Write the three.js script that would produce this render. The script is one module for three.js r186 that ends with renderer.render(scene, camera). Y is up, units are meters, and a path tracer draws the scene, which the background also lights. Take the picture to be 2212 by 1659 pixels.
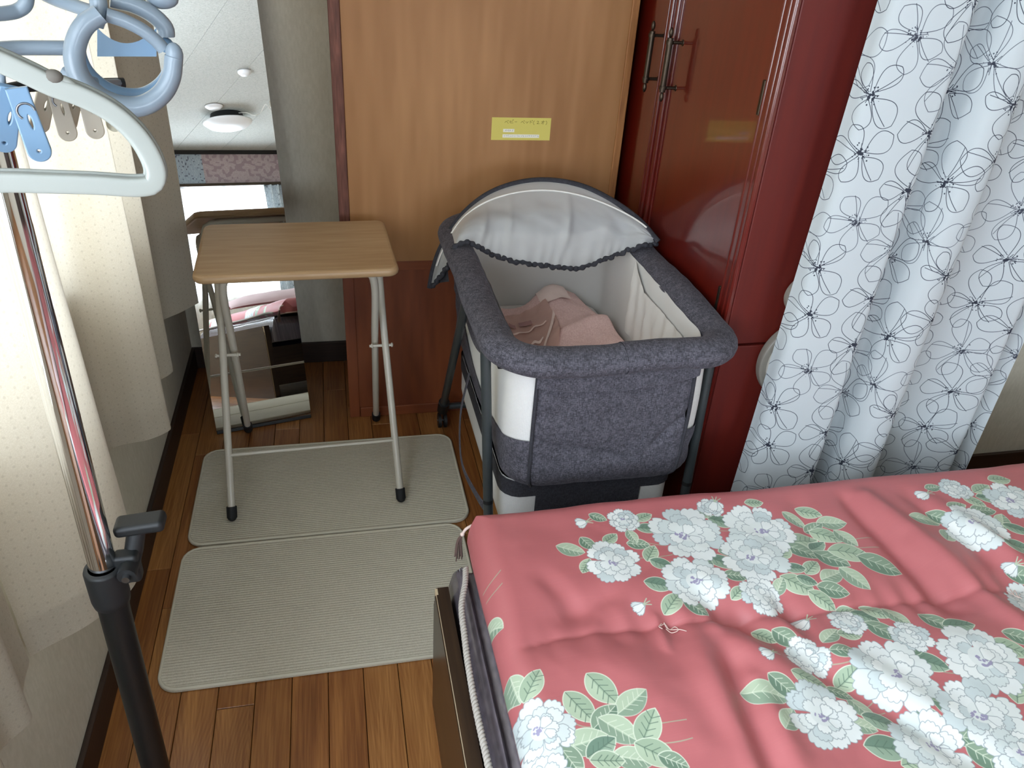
import * as THREE from 'three';
import { RoundedBoxGeometry } from 'three/addons/geometries/RoundedBoxGeometry.js';
import { mergeGeometries } from 'three/addons/utils/BufferGeometryUtils.js';
import { RectAreaLightUniformsLib } from 'three/addons/lights/RectAreaLightUniformsLib.js';

// ───────── camera, sky, daylight, exposure ─────────
const FOC = 1679.64, PW = 2212, PH = 1659;
const scene = new THREE.Scene();
const camera = new THREE.PerspectiveCamera(2 * Math.atan(PH / 2 / FOC) * 180 / Math.PI, PW / PH, 0.05, 60);
camera.position.set(0, 1.45, 0);
camera.rotation.set(-0.54310147, -0.24897001, 0.07152548, 'YXZ');
camera.updateMatrixWorld(true);
scene.background = new THREE.Color(0.86, 0.95, 1.0);
scene.backgroundIntensity = 2.2;
RectAreaLightUniformsLib.init();
function daylight(name, w, h, pos, look, power, color) {
  const l = new THREE.RectAreaLight(color, power, w, h);
  l.name = name; l.position.set(...pos); l.lookAt(...look); scene.add(l);
}
daylight('window_daylight_left', 3.5, 1.2, [-0.585, 1.42, -0.15], [1, 1.42, -0.15], 4.7, 0xe4f0ff);
daylight('window_daylight_far', 2.3, 1.4, [1.2, 1.42, 4.3], [1.2, 1.42, 0], 10, 0xe2efff);
const renderer = new THREE.WebGLRenderer();
renderer.toneMapping = THREE.LinearToneMapping;
renderer.toneMappingExposure = 1.62;
renderer.shadowMap.enabled = true;

// ───────── helpers ─────────
const V = (x, y, z) => new THREE.Vector3(x, y, z);
const rayOf = (u, v) => V((u - PW / 2) / FOC, -(v - PH / 2) / FOC, -1).applyQuaternion(camera.quaternion);
const CAM = camera.position.clone();
const onY = (u, v, y) => { const d = rayOf(u, v); return CAM.clone().addScaledVector(d, (y - CAM.y) / d.y); };
const onX = (u, v, x) => { const d = rayOf(u, v); return CAM.clone().addScaledVector(d, (x - CAM.x) / d.x); };
const onZ = (u, v, z) => { const d = rayOf(u, v); return CAM.clone().addScaledVector(d, (z - CAM.z) / d.z); };
let seed = 7;
const rnd = () => { seed = (seed * 1664525 + 1013904223) % 4294967296; return seed / 4294967296; };
const rr = (a, b) => a + (b - a) * rnd();
const lerp = (a, b, t) => a + (b - a) * t, clamp = (x, a = 0, b = 1) => Math.min(b, Math.max(a, x));
const sstep = (a, b, x) => { const t = clamp((x - a) / (b - a)); return t * t * (3 - 2 * t); };
const hash = (x, y, s = 0) => { let h = (x * 374761393 + y * 668265263 + s * 2147483647) | 0; h = Math.imul(h ^ (h >>> 13), 1274126177); return ((h ^ (h >>> 16)) >>> 0) / 4294967296; };
function noise(x, y, s = 0, px = 0, py = 0) {
  const xi = Math.floor(x), yi = Math.floor(y), fx = x - xi, fy = y - yi, u = fx * fx * (3 - 2 * fx), v = fy * fy * (3 - 2 * fy);
  const m = (k, p) => (p ? ((k % p) + p) % p : k);
  const a = hash(m(xi, px), m(yi, py), s), b = hash(m(xi + 1, px), m(yi, py), s), c = hash(m(xi, px), m(yi + 1, py), s), d = hash(m(xi + 1, px), m(yi + 1, py), s);
  return lerp(lerp(a, b, u), lerp(c, d, u), v);
}
const fbm = (x, y, s = 0, o = 4) => { let t = 0, a = 0.5; for (let i = 0; i < o; i++) { t += a * noise(x, y, s + i); x *= 2; y *= 2; a *= 0.5; } return t; };
const taken = {};
const numbered = (n) => { const k = taken[n] = (taken[n] ?? -1) + 1; return k ? `${n}_${String(k).padStart(3, '0')}` : n; };
const shadows = (o) => { o.castShadow = true; o.receiveShadow = true; return o; };
function thing(name, label, category, group) {
  const o = new THREE.Group(); o.name = numbered(name); o.userData = { label, category };
  if (group) o.userData.group = group;
  scene.add(o); return o;
}
function part(parent, name, geo, m, label) {
  const o = shadows(new THREE.Mesh(geo, m)); o.name = name;
  if (label) o.userData.label = label;
  parent.add(o); return o;
}
function solo(name, geo, m, label, category, group) {
  const o = shadows(new THREE.Mesh(geo, m)); o.name = numbered(name); o.userData = { label, category };
  if (group) o.userData.group = group;
  scene.add(o); return o;
}
function struct(name, geo, m, label) {
  const o = shadows(new THREE.Mesh(geo, m)); o.name = name; o.userData = { kind: 'structure', label, category: name.split('_')[0] };
  scene.add(o); return o;
}
function structGroup(name, label) { const o = new THREE.Group(); o.name = name; o.userData = { kind: 'structure', label, category: name.split('_')[0] }; scene.add(o); return o; }
// a grid surface f(u,v) -> Vector3, u,v in 0..1
function grid(nu, nv, f, uvf) {
  const pos = [], uv = [], idx = [];
  for (let j = 0; j <= nv; j++) for (let i = 0; i <= nu; i++) {
    const u = i / nu, v = j / nv, p = f(u, v); pos.push(p.x, p.y, p.z);
    const t = uvf ? uvf(u, v, p) : [u, v]; uv.push(t[0], t[1]);
  }
  for (let j = 0; j < nv; j++) for (let i = 0; i < nu; i++) { const a = j * (nu + 1) + i, b = a + 1, c = a + nu + 1, d = c + 1; idx.push(a, b, d, a, d, c); }
  const g = new THREE.BufferGeometry();
  g.setAttribute('position', new THREE.Float32BufferAttribute(pos, 3)); g.setAttribute('uv', new THREE.Float32BufferAttribute(uv, 2));
  g.setIndex(idx); g.computeVertexNormals(); return g;
}
// uv in metres, picked by the face's main direction; long = axis along which the grain runs (v)
function metreUV(g, grain = 'y', off = [0, 0]) {
  g = g.index ? g.toNonIndexed() : g;
  const p = g.attributes.position, uv = new Float32Array(p.count * 2), a = V(), b = V(), c = V();
  for (let i = 0; i < p.count; i += 3) {
    a.fromBufferAttribute(p, i); b.fromBufferAttribute(p, i + 1); c.fromBufferAttribute(p, i + 2);
    const n = b.clone().sub(a).cross(c.clone().sub(a)); const nx = Math.abs(n.x), ny = Math.abs(n.y), nz = Math.abs(n.z);
    const drop = nx >= ny && nx >= nz ? 'x' : ny >= nz ? 'y' : 'z';
    const rest = ['x', 'y', 'z'].filter((k) => k !== drop);
    const vA = rest.includes(grain) ? grain : rest[1], uA = rest.find((k) => k !== vA);
    [a, b, c].forEach((q, k) => { uv[(i + k) * 2] = q[uA] + off[0]; uv[(i + k) * 2 + 1] = q[vA] + off[1]; });
  }
  g.setAttribute('uv', new THREE.BufferAttribute(uv, 2)); return g;
}
function box(x0, x1, y0, y1, z0, z1, r = 0, grain = 'y') {
  const w = x1 - x0, h = y1 - y0, d = z1 - z0, m = Math.min(w, h, d);
  const g = r ? new RoundedBoxGeometry(w, h, d, 2, Math.min(r, m * 0.49)) : new THREE.BoxGeometry(w, h, d);
  g.translate((x0 + x1) / 2, (y0 + y1) / 2, (z0 + z1) / 2);
  const t = g.index ? g.toNonIndexed() : g; if (!r) { t.computeVertexNormals(); }
  return metreUV(t, grain);
}
const merge = (...gs) => mergeGeometries(gs.flat().map((g) => { const t = g.index ? g.toNonIndexed() : g; for (const k of Object.keys(t.attributes)) if (!['position', 'normal', 'uv'].includes(k)) t.deleteAttribute(k); return t; }));
// a swept tube with end caps; r = number or function of t; flat = [rx, ry] factors
function sweep(pts, r, { radial = 12, segs, closed = false, curve, sx = 1, sy = 1, up, sq = 1 } = {}) {
  const cv = curve ?? (pts.length === 2 ? new THREE.LineCurve3(pts[0], pts[1]) : new THREE.CatmullRomCurve3(pts, closed, 'centripetal'));
  const n = segs ?? (pts?.length === 2 ? 1 : (pts?.length ?? 20) * 6);
  const pos = [], uv = [], idx = [], len = cv.getLength();
  let fr = null; if (!up) fr = cv.computeFrenetFrames(n, closed);
  for (let i = 0; i <= n; i++) {
    const t = i / n, c = cv.getPointAt(Math.min(t, 1)), rad = typeof r === 'function' ? r(t) : r;
    let N, B;
    if (up) { const T = cv.getTangentAt(Math.min(t, 1)); N = T.clone().cross(up).normalize(); B = N.clone().cross(T).normalize(); } else { N = fr.normals[i]; B = fr.binormals[i]; }
    for (let k = 0; k <= radial; k++) {
      const a = k / radial * Math.PI * 2, p = c.clone().addScaledVector(N, Math.sign(Math.cos(a)) * Math.pow(Math.abs(Math.cos(a)), sq) * rad * sx).addScaledVector(B, Math.sign(Math.sin(a)) * Math.pow(Math.abs(Math.sin(a)), sq) * rad * sy);
      pos.push(p.x, p.y, p.z); uv.push(k / radial * 2 * Math.PI * 0.02, t * len);
    }
  }
  const w = radial + 1;
  for (let i = 0; i < n; i++) for (let k = 0; k < radial; k++) { const a = i * w + k, b = a + 1, c = a + w, d = c + 1; idx.push(a, b, d, a, d, c); }
  if (!closed) for (const e of [0, n]) {
    const c = cv.getPointAt(e / n), base = pos.length / 3; pos.push(c.x, c.y, c.z); uv.push(0, 0);
    const ring = []; for (let k = 0; k <= radial; k++) { const q = (e * w + k) * 3; pos.push(pos[q], pos[q + 1], pos[q + 2]); uv.push(0, 0); ring.push(base + 1 + k); }
    for (let k = 0; k < radial; k++) e ? idx.push(base, ring[k], ring[k + 1]) : idx.push(base, ring[k + 1], ring[k]);
  }
  const g = new THREE.BufferGeometry();
  g.setAttribute('position', new THREE.Float32BufferAttribute(pos, 3)); g.setAttribute('uv', new THREE.Float32BufferAttribute(uv, 2));
  g.setIndex(idx); g.computeVertexNormals();
  // close the seam of the normals
  const nn = g.attributes.normal;
  for (let i = 0; i <= n; i++) { const a = i * w, b = a + radial, s = V().fromBufferAttribute(nn, a).add(V().fromBufferAttribute(nn, b)).normalize(); nn.setXYZ(a, s.x, s.y, s.z); nn.setXYZ(b, s.x, s.y, s.z); }
  return g;
}
const bar = (a, b, r, o) => sweep([a, b], r, o);
function ball(p, r, s = [1, 1, 1], d = 12) { const g = new THREE.SphereGeometry(r, d, Math.round(d * 0.7)); g.scale(...s); g.translate(p.x, p.y, p.z); return g; }
function roundedShape(x0, x1, y0, y1, r) {
  const s = new THREE.Shape(); s.moveTo(x0 + r, y0); s.lineTo(x1 - r, y0); s.absarc(x1 - r, y0 + r, r, -Math.PI / 2, 0); s.lineTo(x1, y1 - r); s.absarc(x1 - r, y1 - r, r, 0, Math.PI / 2);
  s.lineTo(x0 + r, y1); s.absarc(x0 + r, y1 - r, r, Math.PI / 2, Math.PI); s.lineTo(x0, y0 + r); s.absarc(x0 + r, y0 + r, r, Math.PI, Math.PI * 1.5); return s;
}
// slab lying flat: outline in (x, -z), top at y1
function slab(shape, y0, y1, bevel) {
  const g = new THREE.ExtrudeGeometry(shape, { depth: y1 - y0 - 2 * bevel, bevelEnabled: bevel > 0, bevelThickness: bevel, bevelSize: bevel, bevelOffset: -bevel, bevelSegments: 3, curveSegments: 10 });
  g.rotateX(-Math.PI / 2); g.translate(0, y0 + bevel, 0); return g;
}

// ───────── textures ─────────
function canvasTex(w, h, draw, { repeat, wrap = THREE.RepeatWrapping, srgb = true } = {}) {
  const c = document.createElement('canvas'); c.width = w; c.height = h; draw(c.getContext('2d'), w, h);
  const t = new THREE.CanvasTexture(c); t.wrapS = t.wrapT = wrap; if (srgb) t.colorSpace = THREE.SRGBColorSpace;
  if (repeat) t.repeat.set(...repeat); return t;
}
function dataTex(w, h, f, { repeat, srgb = true } = {}) {
  const d = new Uint8Array(w * h * 4);
  for (let y = 0; y < h; y++) for (let x = 0; x < w; x++) { const c = f(x / w, y / h, x, y), i = (y * w + x) * 4; d[i] = c[0]; d[i + 1] = c[1]; d[i + 2] = c[2]; d[i + 3] = 255; }
  const t = new THREE.DataTexture(d, w, h); t.wrapS = t.wrapT = THREE.RepeatWrapping; t.magFilter = THREE.LinearFilter; t.minFilter = THREE.LinearFilter;
  if (srgb) t.colorSpace = THREE.SRGBColorSpace; if (repeat) t.repeat.set(...repeat); t.needsUpdate = true; return t;
}
const hex = (h) => [(h >> 16) & 255, (h >> 8) & 255, h & 255];
const mixc = (a, b, t) => a.map((x, i) => clamp(lerp(x, b[i], t), 0, 255));
// wood: grain along v; su, sv = size of the tile in metres
function wood(dark, light, su, sv, { w = 256, h = 512, fine = 60, coarse = 5, blot = 0.25, s = 1, cath = 0 } = {}) {
  const A = hex(dark), B = hex(light);
  return dataTex(w, h, (u, v) => {
    const warp = noise(u * 4, v * 3, s + 9, 4, 3) * 0.6;
    let g = noise(u * fine + warp * 2, v * 6, s, fine, 6) * 0.45 + noise(u * fine * 2.0, v * 14, s + 1, fine * 2, 14) * 0.25 + noise(u * coarse + warp, v * 2, s + 2, coarse, 2) * 0.3;
    if (cath) { const q = Math.abs(u - 0.5) * 3 + (noise(u * 3, v * 4, s + 4, 3, 4)) * 0.8 + v * 2; g = lerp(g, 0.5 + 0.5 * Math.sin(q * 24), cath); }
    g = lerp(g, noise(u * 3, v * 4, s + 5, 3, 4), blot);
    return mixc(A, B, clamp((g - 0.2) / 0.6));
  }, { repeat: [1 / su, 1 / sv] });
}
const M = (o) => new THREE.MeshPhysicalMaterial({ side: THREE.DoubleSide, ...o });

const mat = {};
mat.plank = [0, 1, 2, 3, 4].map((k) => M({ map: wood([0x7d4a22, 0x84522a, 0x754320, 0x8a562b, 0x7a4823][k], [0xb27a41, 0xba8449, 0xa8703a, 0xbf8a50, 0xb07640][k], 0.0757, 0.55, { w: 128, h: 512, fine: 26, coarse: 3, s: 20 + k * 7, cath: k === 1 ? 0.18 : k === 3 ? 0.12 : 0.05 }), roughness: 0.38, clearcoat: 0.25, clearcoatRoughness: 0.25 }));
mat.floorBase = M({ map: wood(0x7d4a22, 0xb27a41, 0.3, 0.9, { fine: 90, s: 33 }), roughness: 0.4 });
mat.groove = M({ color: 0x2c1608, roughness: 0.8 });
mat.wallpaper = M({ map: dataTex(512, 512, (u, v) => { const n = noise(u * 120, v * 40, 3, 120, 40) * 0.5 + noise(u * 256, v * 256, 4, 256, 256) * 0.3 + noise(u * 9, v * 7, 5, 9, 7) * 0.2; return mixc([196, 190, 172], [214, 208, 192], n); }, { repeat: [1 / 0.6, 1 / 0.6] }), roughness: 0.95 });
mat.baseboard = M({ map: wood(0x241710, 0x3d2a20, 0.2, 0.9, { s: 41 }), roughness: 0.5 });
mat.ceiling = M({ map: dataTex(512, 512, (u, v) => { const n = noise(u * 60, v * 60, 8, 60, 60), sp = noise(u * 150, v * 90, 12, 150, 90); const c = mixc([178, 179, 172], [194, 195, 188], n); return sp > 0.86 ? mixc(c, [120, 120, 118], 0.5) : c; }, { repeat: [2, 2] }), roughness: 0.95 });
mat.darkTrim = M({ color: 0x15100d, roughness: 0.6 });
mat.greyPaper = M({ map: dataTex(256, 256, (u, v) => { const n = noise(u * 30, v * 30, 51, 30, 30); const c = mixc([150, 160, 168], [176, 184, 190], noise(u * 90, v * 30, 52, 90, 30)); return n > 0.8 ? [95, 98, 108] : c; }, { repeat: [2, 2] }), roughness: 0.95 });
mat.pinkPaper = M({ map: dataTex(256, 256, (u, v) => { const n = noise(u * 16, v * 16, 55, 16, 16); return n > 0.62 ? [156, 135, 138] : mixc([170, 150, 150], [186, 168, 166], noise(u * 60, v * 60, 56, 60, 60)); }, { repeat: [2.2, 2.2] }), roughness: 0.95 });
mat.aluminium = M({ color: 0xb9bcc0, roughness: 0.35, metalness: 0.9 });
mat.glass = M({ color: 0xffffff, roughness: 0, transmission: 1, thickness: 0, ior: 1.45 });
mat.plyLight = M({ map: wood(0x996a3e, 0xb8885a, 0.9, 1.4, { fine: 36, coarse: 4, blot: 0.4, s: 61 }), roughness: 0.55 });
mat.plyRed = M({ map: wood(0x6b3420, 0x95522f, 0.5, 0.8, { fine: 30, coarse: 4, blot: 0.5, s: 66 }), roughness: 0.5 });
mat.frameRed = M({ map: wood(0x4e2a20, 0x835244, 0.06, 0.25, { fine: 14, coarse: 5, blot: 0.2, s: 68 }), roughness: 0.6 });
mat.edgeWood = M({ map: wood(0x84532a, 0xb07a48, 0.08, 0.4, { fine: 14, s: 70 }), roughness: 0.55 });
mat.lacquer = M({ map: wood(0x56110a, 0x64170b, 0.5, 1.2, { fine: 40, coarse: 4, s: 75 }), roughness: 0.28, clearcoat: 1, clearcoatRoughness: 0.06 });
mat.lacquerSatin = M({ map: mat.lacquer.map, roughness: 0.55 });
mat.bronze = M({ color: 0x4a4036, roughness: 0.35, metalness: 0.85 });
mat.mirror = M({ color: 0xf4f7f6, roughness: 0.0, metalness: 1 });
mat.mirrorEdge = M({ color: 0x1b1d1e, roughness: 0.4 });
mat.tableWood = M({ map: (() => { const t = wood(0xa3835f, 0xba9d79, 0.5, 0.6, { fine: 70, coarse: 3, blot: 0.25, s: 81 }); return t; })(), roughness: 0.42 });
mat.tableEdge = M({ color: 0xd6b68c, roughness: 0.4 });
mat.whitePaint = M({ color: 0xcfcabd, roughness: 0.32, clearcoat: 0.3, clearcoatRoughness: 0.2 });
mat.rubber = M({ color: 0x16171a, roughness: 0.7 });
mat.mat = M({ map: dataTex(256, 256, (u, v) => { const n = noise(u * 128, v * 64, 91, 128, 64); return mixc([196, 190, 171], [216, 211, 194], n); }, { repeat: [1 / 0.12, 1 / 0.12] }), bumpMap: dataTex(64, 256, (u, v) => { const l = Math.round(127 + 110 * Math.sin(v * Math.PI * 2 * 16) * (0.8 + 0.2 * Math.sin(u * Math.PI * 2 * 8))); return [l, l, l]; }, { repeat: [1 / 0.12, 1 / 0.12], srgb: false }), bumpScale: 0.0012, roughness: 0.95 });
mat.matHem = M({ color: 0xd2cdba, roughness: 0.95 });
const heather = (a, b, s) => dataTex(512, 512, (u, v) => { const n = noise(u * 256, v * 40, s, 256, 40) * 0.42 + noise(u * 40, v * 256, s + 1, 40, 256) * 0.42 + noise(u * 24, v * 24, s + 2, 24, 24) * 0.16; return mixc(a, b, clamp((n - 0.28) * 2.2)); }, { repeat: [1 / 0.16, 1 / 0.16] });
mat.heather = M({ map: heather([50, 49, 56], [104, 102, 112], 101), roughness: 0.92, sheen: 0.4, sheenRoughness: 0.6, sheenColor: new THREE.Color(0x9a98a4) });
mat.heatherDark = M({ map: heather([38, 38, 43], [66, 66, 74], 103), roughness: 0.92 });
mat.meshWhite = M({ color: 0xe4e4e2, roughness: 0.9, bumpMap: dataTex(64, 64, (u, v) => { const l = Math.hypot((u * 8) % 1 - 0.5, (v * 8) % 1 - 0.5) < 0.3 ? 40 : 220; return [l, l, l]; }, { repeat: [1 / 0.03, 1 / 0.03], srgb: false }), bumpScale: 0.0006 });
mat.lining = M({ color: 0xd6d4d0, roughness: 0.9 });
mat.flap = M({ color: 0xe3e1dc, roughness: 0.8 });
mat.canopyNet = M({ color: 0xf0f2f2, roughness: 0.58, transmission: 0.6, thickness: 0 });
mat.legMetal = M({ color: 0x4a5052, roughness: 0.4, metalness: 0.5 });
mat.plasticBlack = M({ color: 0x17181a, roughness: 0.5 });
mat.pinkCloth = M({ map: dataTex(256, 256, (u, v) => { const n = noise(u * 70, v * 70, 111, 70, 70); return mixc([214, 176, 170], [236, 206, 200], n); }, { repeat: [1 / 0.12, 1 / 0.12] }), roughness: 0.95 });
mat.pinkNet = M({ color: 0xd9b4a8, roughness: 0.8, transmission: 0.35, thickness: 0 });
mat.palePink = M({ color: 0xead3ca, roughness: 0.9 });
mat.mauve = M({ color: 0xa98484, roughness: 0.9 });
mat.padWhite = M({ color: 0xd8d2cc, roughness: 0.9 });
mat.satin = M({ map: dataTex(128, 256, (u, v) => { const n = noise(u * 64, v * 20, 121, 64, 20); return mixc([86, 80, 88], [108, 101, 109], n); }, { repeat: [4, 4] }), roughness: 0.24, clearcoat: 0.5, clearcoatRoughness: 0.25, sheen: 0.2, sheenRoughness: 0.3, sheenColor: new THREE.Color(0xbfb6c0), specularIntensity: 1 });
mat.rope = M({ color: 0xb2aca4, roughness: 0.8 });
mat.bedDark = M({ map: wood(0x241912, 0x42301f, 0.2, 0.9, { s: 131, fine: 40 }), roughness: 0.4 });
mat.bedVeneer = M({ map: wood(0x33251a, 0x4a3828, 0.2, 0.9, { s: 133, fine: 40 }), roughness: 0.3, specularIntensity: 0.55 });
mat.rawWood = M({ color: 0xc9b596, roughness: 0.9 });
mat.chrome = M({ color: 0xe8e9ea, roughness: 0.06, metalness: 1 });
mat.blackPaint = M({ color: 0x0b0e0f, roughness: 0.42 });
mat.greyPlastic = M({ color: 0x141719, roughness: 0.55 });
mat.hangerWhite = M({ color: 0x969a94, roughness: 0.45 });
mat.blue = M({ color: 0x7c9fbe, roughness: 0.35, clearcoat: 0.3, transmission: 0.12, thickness: 0 });
mat.blueGrey = M({ color: 0x7f8d99, roughness: 0.4, clearcoat: 0.3 });
mat.notch = M({ color: 0x5f5a53, roughness: 0.8 });
mat.clipBeige = M({ color: 0xb3ab9b, roughness: 0.45 });
mat.clipCream = M({ color: 0xd5d3bd, roughness: 0.45, transmission: 0.2, thickness: 0 });
mat.steel = M({ color: 0x8b8d90, roughness: 0.3, metalness: 1 });
mat.whitePlastic = M({ color: 0xdad7cd, roughness: 0.35 });
mat.greyRim = M({ color: 0x8d887e, roughness: 0.5 });
mat.lampWhite = M({ color: 0xeeeeee, roughness: 0.4 });
mat.sheer = M({ color: 0xffffff, roughness: 0.6, transmission: 0.8, thickness: 0 });
mat.curtain = M({ map: dataTex(256, 256, (u, v, x, y) => { const du = (u * 8) % 1 - 0.5, dv = (v * 8 + (Math.floor(u * 8) % 2) * 0.5) % 1 - 0.5; const dot = Math.hypot(du, dv * 0.8) < 0.11; const n = noise(u * 128, v * 128, 141, 128, 128); const c = mixc([196, 187, 168], [208, 200, 183], n); return dot ? mixc(c, [160, 150, 132], 0.28) : c; }, { repeat: [1 / 0.13, 1 / 0.13] }), roughness: 1, transmission: 0.27, thickness: 0 });

// line-drawn flowers on white cloth
function lineFlowers(g, W, H) {
  g.fillStyle = '#c3cbce'; g.fillRect(0, 0, W, H);
  const S = W / 0.42;   // pixels per metre
  const spots = [[0.10, 0.05], [0.05, 0.155], [0.065, 0.26], [0.20, 0.10], [0.19, 0.215], [0.185, 0.325], [0.31, 0.04], [0.325, 0.15], [0.30, 0.26], [0.40, 0.09], [0.395, 0.31]];
  const ink = '#252b3a';
  spots.forEach(([fx, fy], n) => {
    const dark = n % 3 !== 0 ? 1 : 0.75;
    for (const ox of [-W, 0, W]) for (const oy of [-H, 0, H]) {
      seed = 100 + n * 13;
      const cx = fx * S + ox, cy = fy * S + oy;
      g.strokeStyle = ink; g.fillStyle = ink; g.lineWidth = S * 0.00115; g.globalAlpha = dark;
      const petals = 5, a0 = rr(0, 6.28);
      for (let p = 0; p < petals; p++) {
        const a = a0 + p * 6.283 / petals + rr(-0.2, 0.2), L = S * rr(0.056, 0.078), w = rr(0.5, 0.75);
        const P = (da, l) => [cx + Math.cos(a + da) * l, cy + Math.sin(a + da) * l];
        g.beginPath(); g.moveTo(...P(rr(-0.2, 0.2), L * 0.12)); g.bezierCurveTo(...P(-w * 0.8, L * 0.45), ...P(-w, L * 1.0), ...P(rr(-0.2, 0.1), L * 1.05)); g.bezierCurveTo(...P(w * 0.9, L * 1.05), ...P(w * 0.8, L * 0.5), ...P(rr(0, 0.3), L * 0.1)); g.stroke();
        if (rnd() > 0.5) { g.beginPath(); g.moveTo(...P(0.1, L * 0.15)); g.quadraticCurveTo(...P(w * 0.5, L * 0.5), ...P(w * 0.35, L * 0.95)); g.stroke(); }
      }
      for (let k = 0; k < 9; k++) { const a = rr(0, 6.28), l = S * rr(0, 0.009); g.beginPath(); g.arc(cx + Math.cos(a) * l, cy + Math.sin(a) * l, S * rr(0.0014, 0.0034), 0, 7); g.fill(); }
      for (let k = 0; k < 26; k++) { const a = rr(0, 6.28), l = S * rr(0.007, 0.021); g.beginPath(); g.arc(cx + Math.cos(a) * l, cy + Math.sin(a) * l, S * rr(0.0005, 0.0016), 0, 7); g.fill(); }
      for (let k = 0; k < 6; k++) { const a = rr(0, 6.28), l = S * rr(0.01, 0.02); g.beginPath(); g.moveTo(cx, cy); g.lineTo(cx + Math.cos(a) * l, cy + Math.sin(a) * l); g.stroke(); }
      g.globalAlpha = 1;
    }
  });
}
mat.flowerCurtain = M({ map: canvasTex(1260, 1020, lineFlowers, { repeat: [1 / 0.42, 1 / 0.34] }), roughness: 0.85, transmission: 0.12, thickness: 0 });

// ───────── room shell ─────────
const XL = -0.515, XR = 2.45, ZB = -2.57, ZF = 4.1, CEIL = 2.4;
const floor = structGroup('floor', 'brown oak strip flooring with dark joints');
part(floor, 'subfloor', box(XL - 0.1, XR + 0.1, -0.06, -0.012, ZB - 0.1, ZF + 0.1, 0, 'z'), mat.groove);
{
  const x0 = -0.222, pw = 0.0757, xa = XL, xb = 0.95;
  for (let c = -4; c < 16; c++) {
    const a = Math.max(xa, x0 + c * pw), b = Math.min(xb, x0 + (c + 1) * pw); if (b - a < 0.01) continue;
    seed = 500 + c * 91; rnd();
    let z = ZB;
    const first = rr(0.15, 0.6); let cut = ZB + first;
    while (z < -0.25) {
      const e = Math.min(cut, -0.25), g0 = 0.0007;
      const X0 = a + g0, X1 = b - g0, Z0 = z + g0, Z1 = e - g0, k = 0.0011, ys = [-0.012, -0.0011, 0];
      const rings = [[X0, X1, Z0, Z1, ys[0]], [X0, X1, Z0, Z1, ys[1]], [X0 + k, X1 - k, Z0 + k, Z1 - k, ys[2]]];
      const P = [], q = (r) => [[r[0], r[4], r[2]], [r[1], r[4], r[2]], [r[1], r[4], r[3]], [r[0], r[4], r[3]]];
      for (let i = 0; i < 2; i++) { const A = q(rings[i]), B = q(rings[i + 1]); for (let s = 0; s < 4; s++) { const t = (s + 1) % 4; P.push(...A[s], ...B[t], ...A[t], ...A[s], ...B[s], ...B[t]); } }
      const T = q(rings[2]); P.push(...T[0], ...T[2], ...T[1], ...T[0], ...T[3], ...T[2]);
      const g = new THREE.BufferGeometry(); g.setAttribute('position', new THREE.Float32BufferAttribute(P, 3)); g.computeVertexNormals();
      part(floor, 'plank', metreUV(g, 'z', [-x0 + rr(0, 0.02), rr(0, 3)]), mat.plank[Math.floor(rnd() * 5)]);
      z = e; cut = z + rr(0.45, 0.9);
    }
  }
  part(floor, 'flooring', merge(box(0.95, XR, -0.012, 0, ZB, ZF, 0, 'z'), box(XL, 0.95, -0.012, 0, -0.25, ZF, 0, 'z')), mat.floorBase);
}
// left wall, with its window
const WL = { z0: -1.98, z1: 1.62, y0: 0.8, y1: 2.05 };
struct('wall_left', merge(box(XL - 0.14, XL, -0.05, WL.y0, ZB - 0.14, ZF + 0.14), box(XL - 0.14, XL, WL.y1, CEIL + 0.05, ZB - 0.14, ZF + 0.14), box(XL - 0.14, XL, WL.y0, WL.y1, ZB - 0.14, WL.z0), box(XL - 0.14, XL, WL.y0, WL.y1, WL.z1, ZF + 0.14)), mat.wallpaper, 'greige papered wall below the cream curtains');
struct('wall_back', box(XL - 0.14, XR + 0.14, -0.05, CEIL + 0.05, ZB - 0.14, ZB), mat.wallpaper, 'greige papered wall behind the leaning mirror');
struct('wall_right', box(XR, XR + 0.14, -0.05, CEIL + 0.05, ZB, ZF + 0.14), mat.wallpaper, 'greige papered side wall beyond the bed');
struct('wall_alcove', box(1.36, XR, 0, CEIL, -1.72, -1.62), mat.wallpaper, 'greige wall beside the flowered curtain');
const wallFar = structGroup('wall_far', 'wall with the wide bright window, seen in the mirror');
const WF = { x0: 0.25, x1: 2.15, y0: 0.85, y1: 2.0 };
part(wallFar, 'wall_face', merge(box(XL - 0.14, XR + 0.14, -0.05, WF.y0, ZF, ZF + 0.14), box(XL - 0.14, XR + 0.14, WF.y1, CEIL + 0.05, ZF, ZF + 0.14), box(XL - 0.14, WF.x0, WF.y0, WF.y1, ZF, ZF + 0.14), box(WF.x1, XR + 0.14, WF.y0, WF.y1, ZF, ZF + 0.14)), mat.wallpaper);
part(wallFar, 'wallpaper_border', box(XL, 1.44, 2.03, 2.36, ZF - 0.006, ZF), mat.greyPaper, 'blue-grey speckled wallpaper');
part(wallFar, 'wallpaper_border', box(1.44, XR, 2.03, 2.36, ZF - 0.006, ZF), mat.pinkPaper, 'dusty pink patterned wallpaper');
const ceil = structGroup('ceiling', 'pale speckled ceiling boards with fine joints');
part(ceil, 'backing', box(XL - 0.14, XR + 0.14, CEIL + 0.012, CEIL + 0.08, ZB - 0.14, ZF + 0.14), mat.darkTrim);
for (let k = -3; k < 5; k++) { const a = Math.max(XL, 0.71 + k * 0.47), b = Math.min(XR, 0.71 + (k + 1) * 0.47); if (b > a) part(ceil, 'ceiling_board', box(a + 0.0015, b - 0.0015, CEIL, CEIL + 0.012, ZB, ZF, 0, 'z'), mat.ceiling); }
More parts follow.
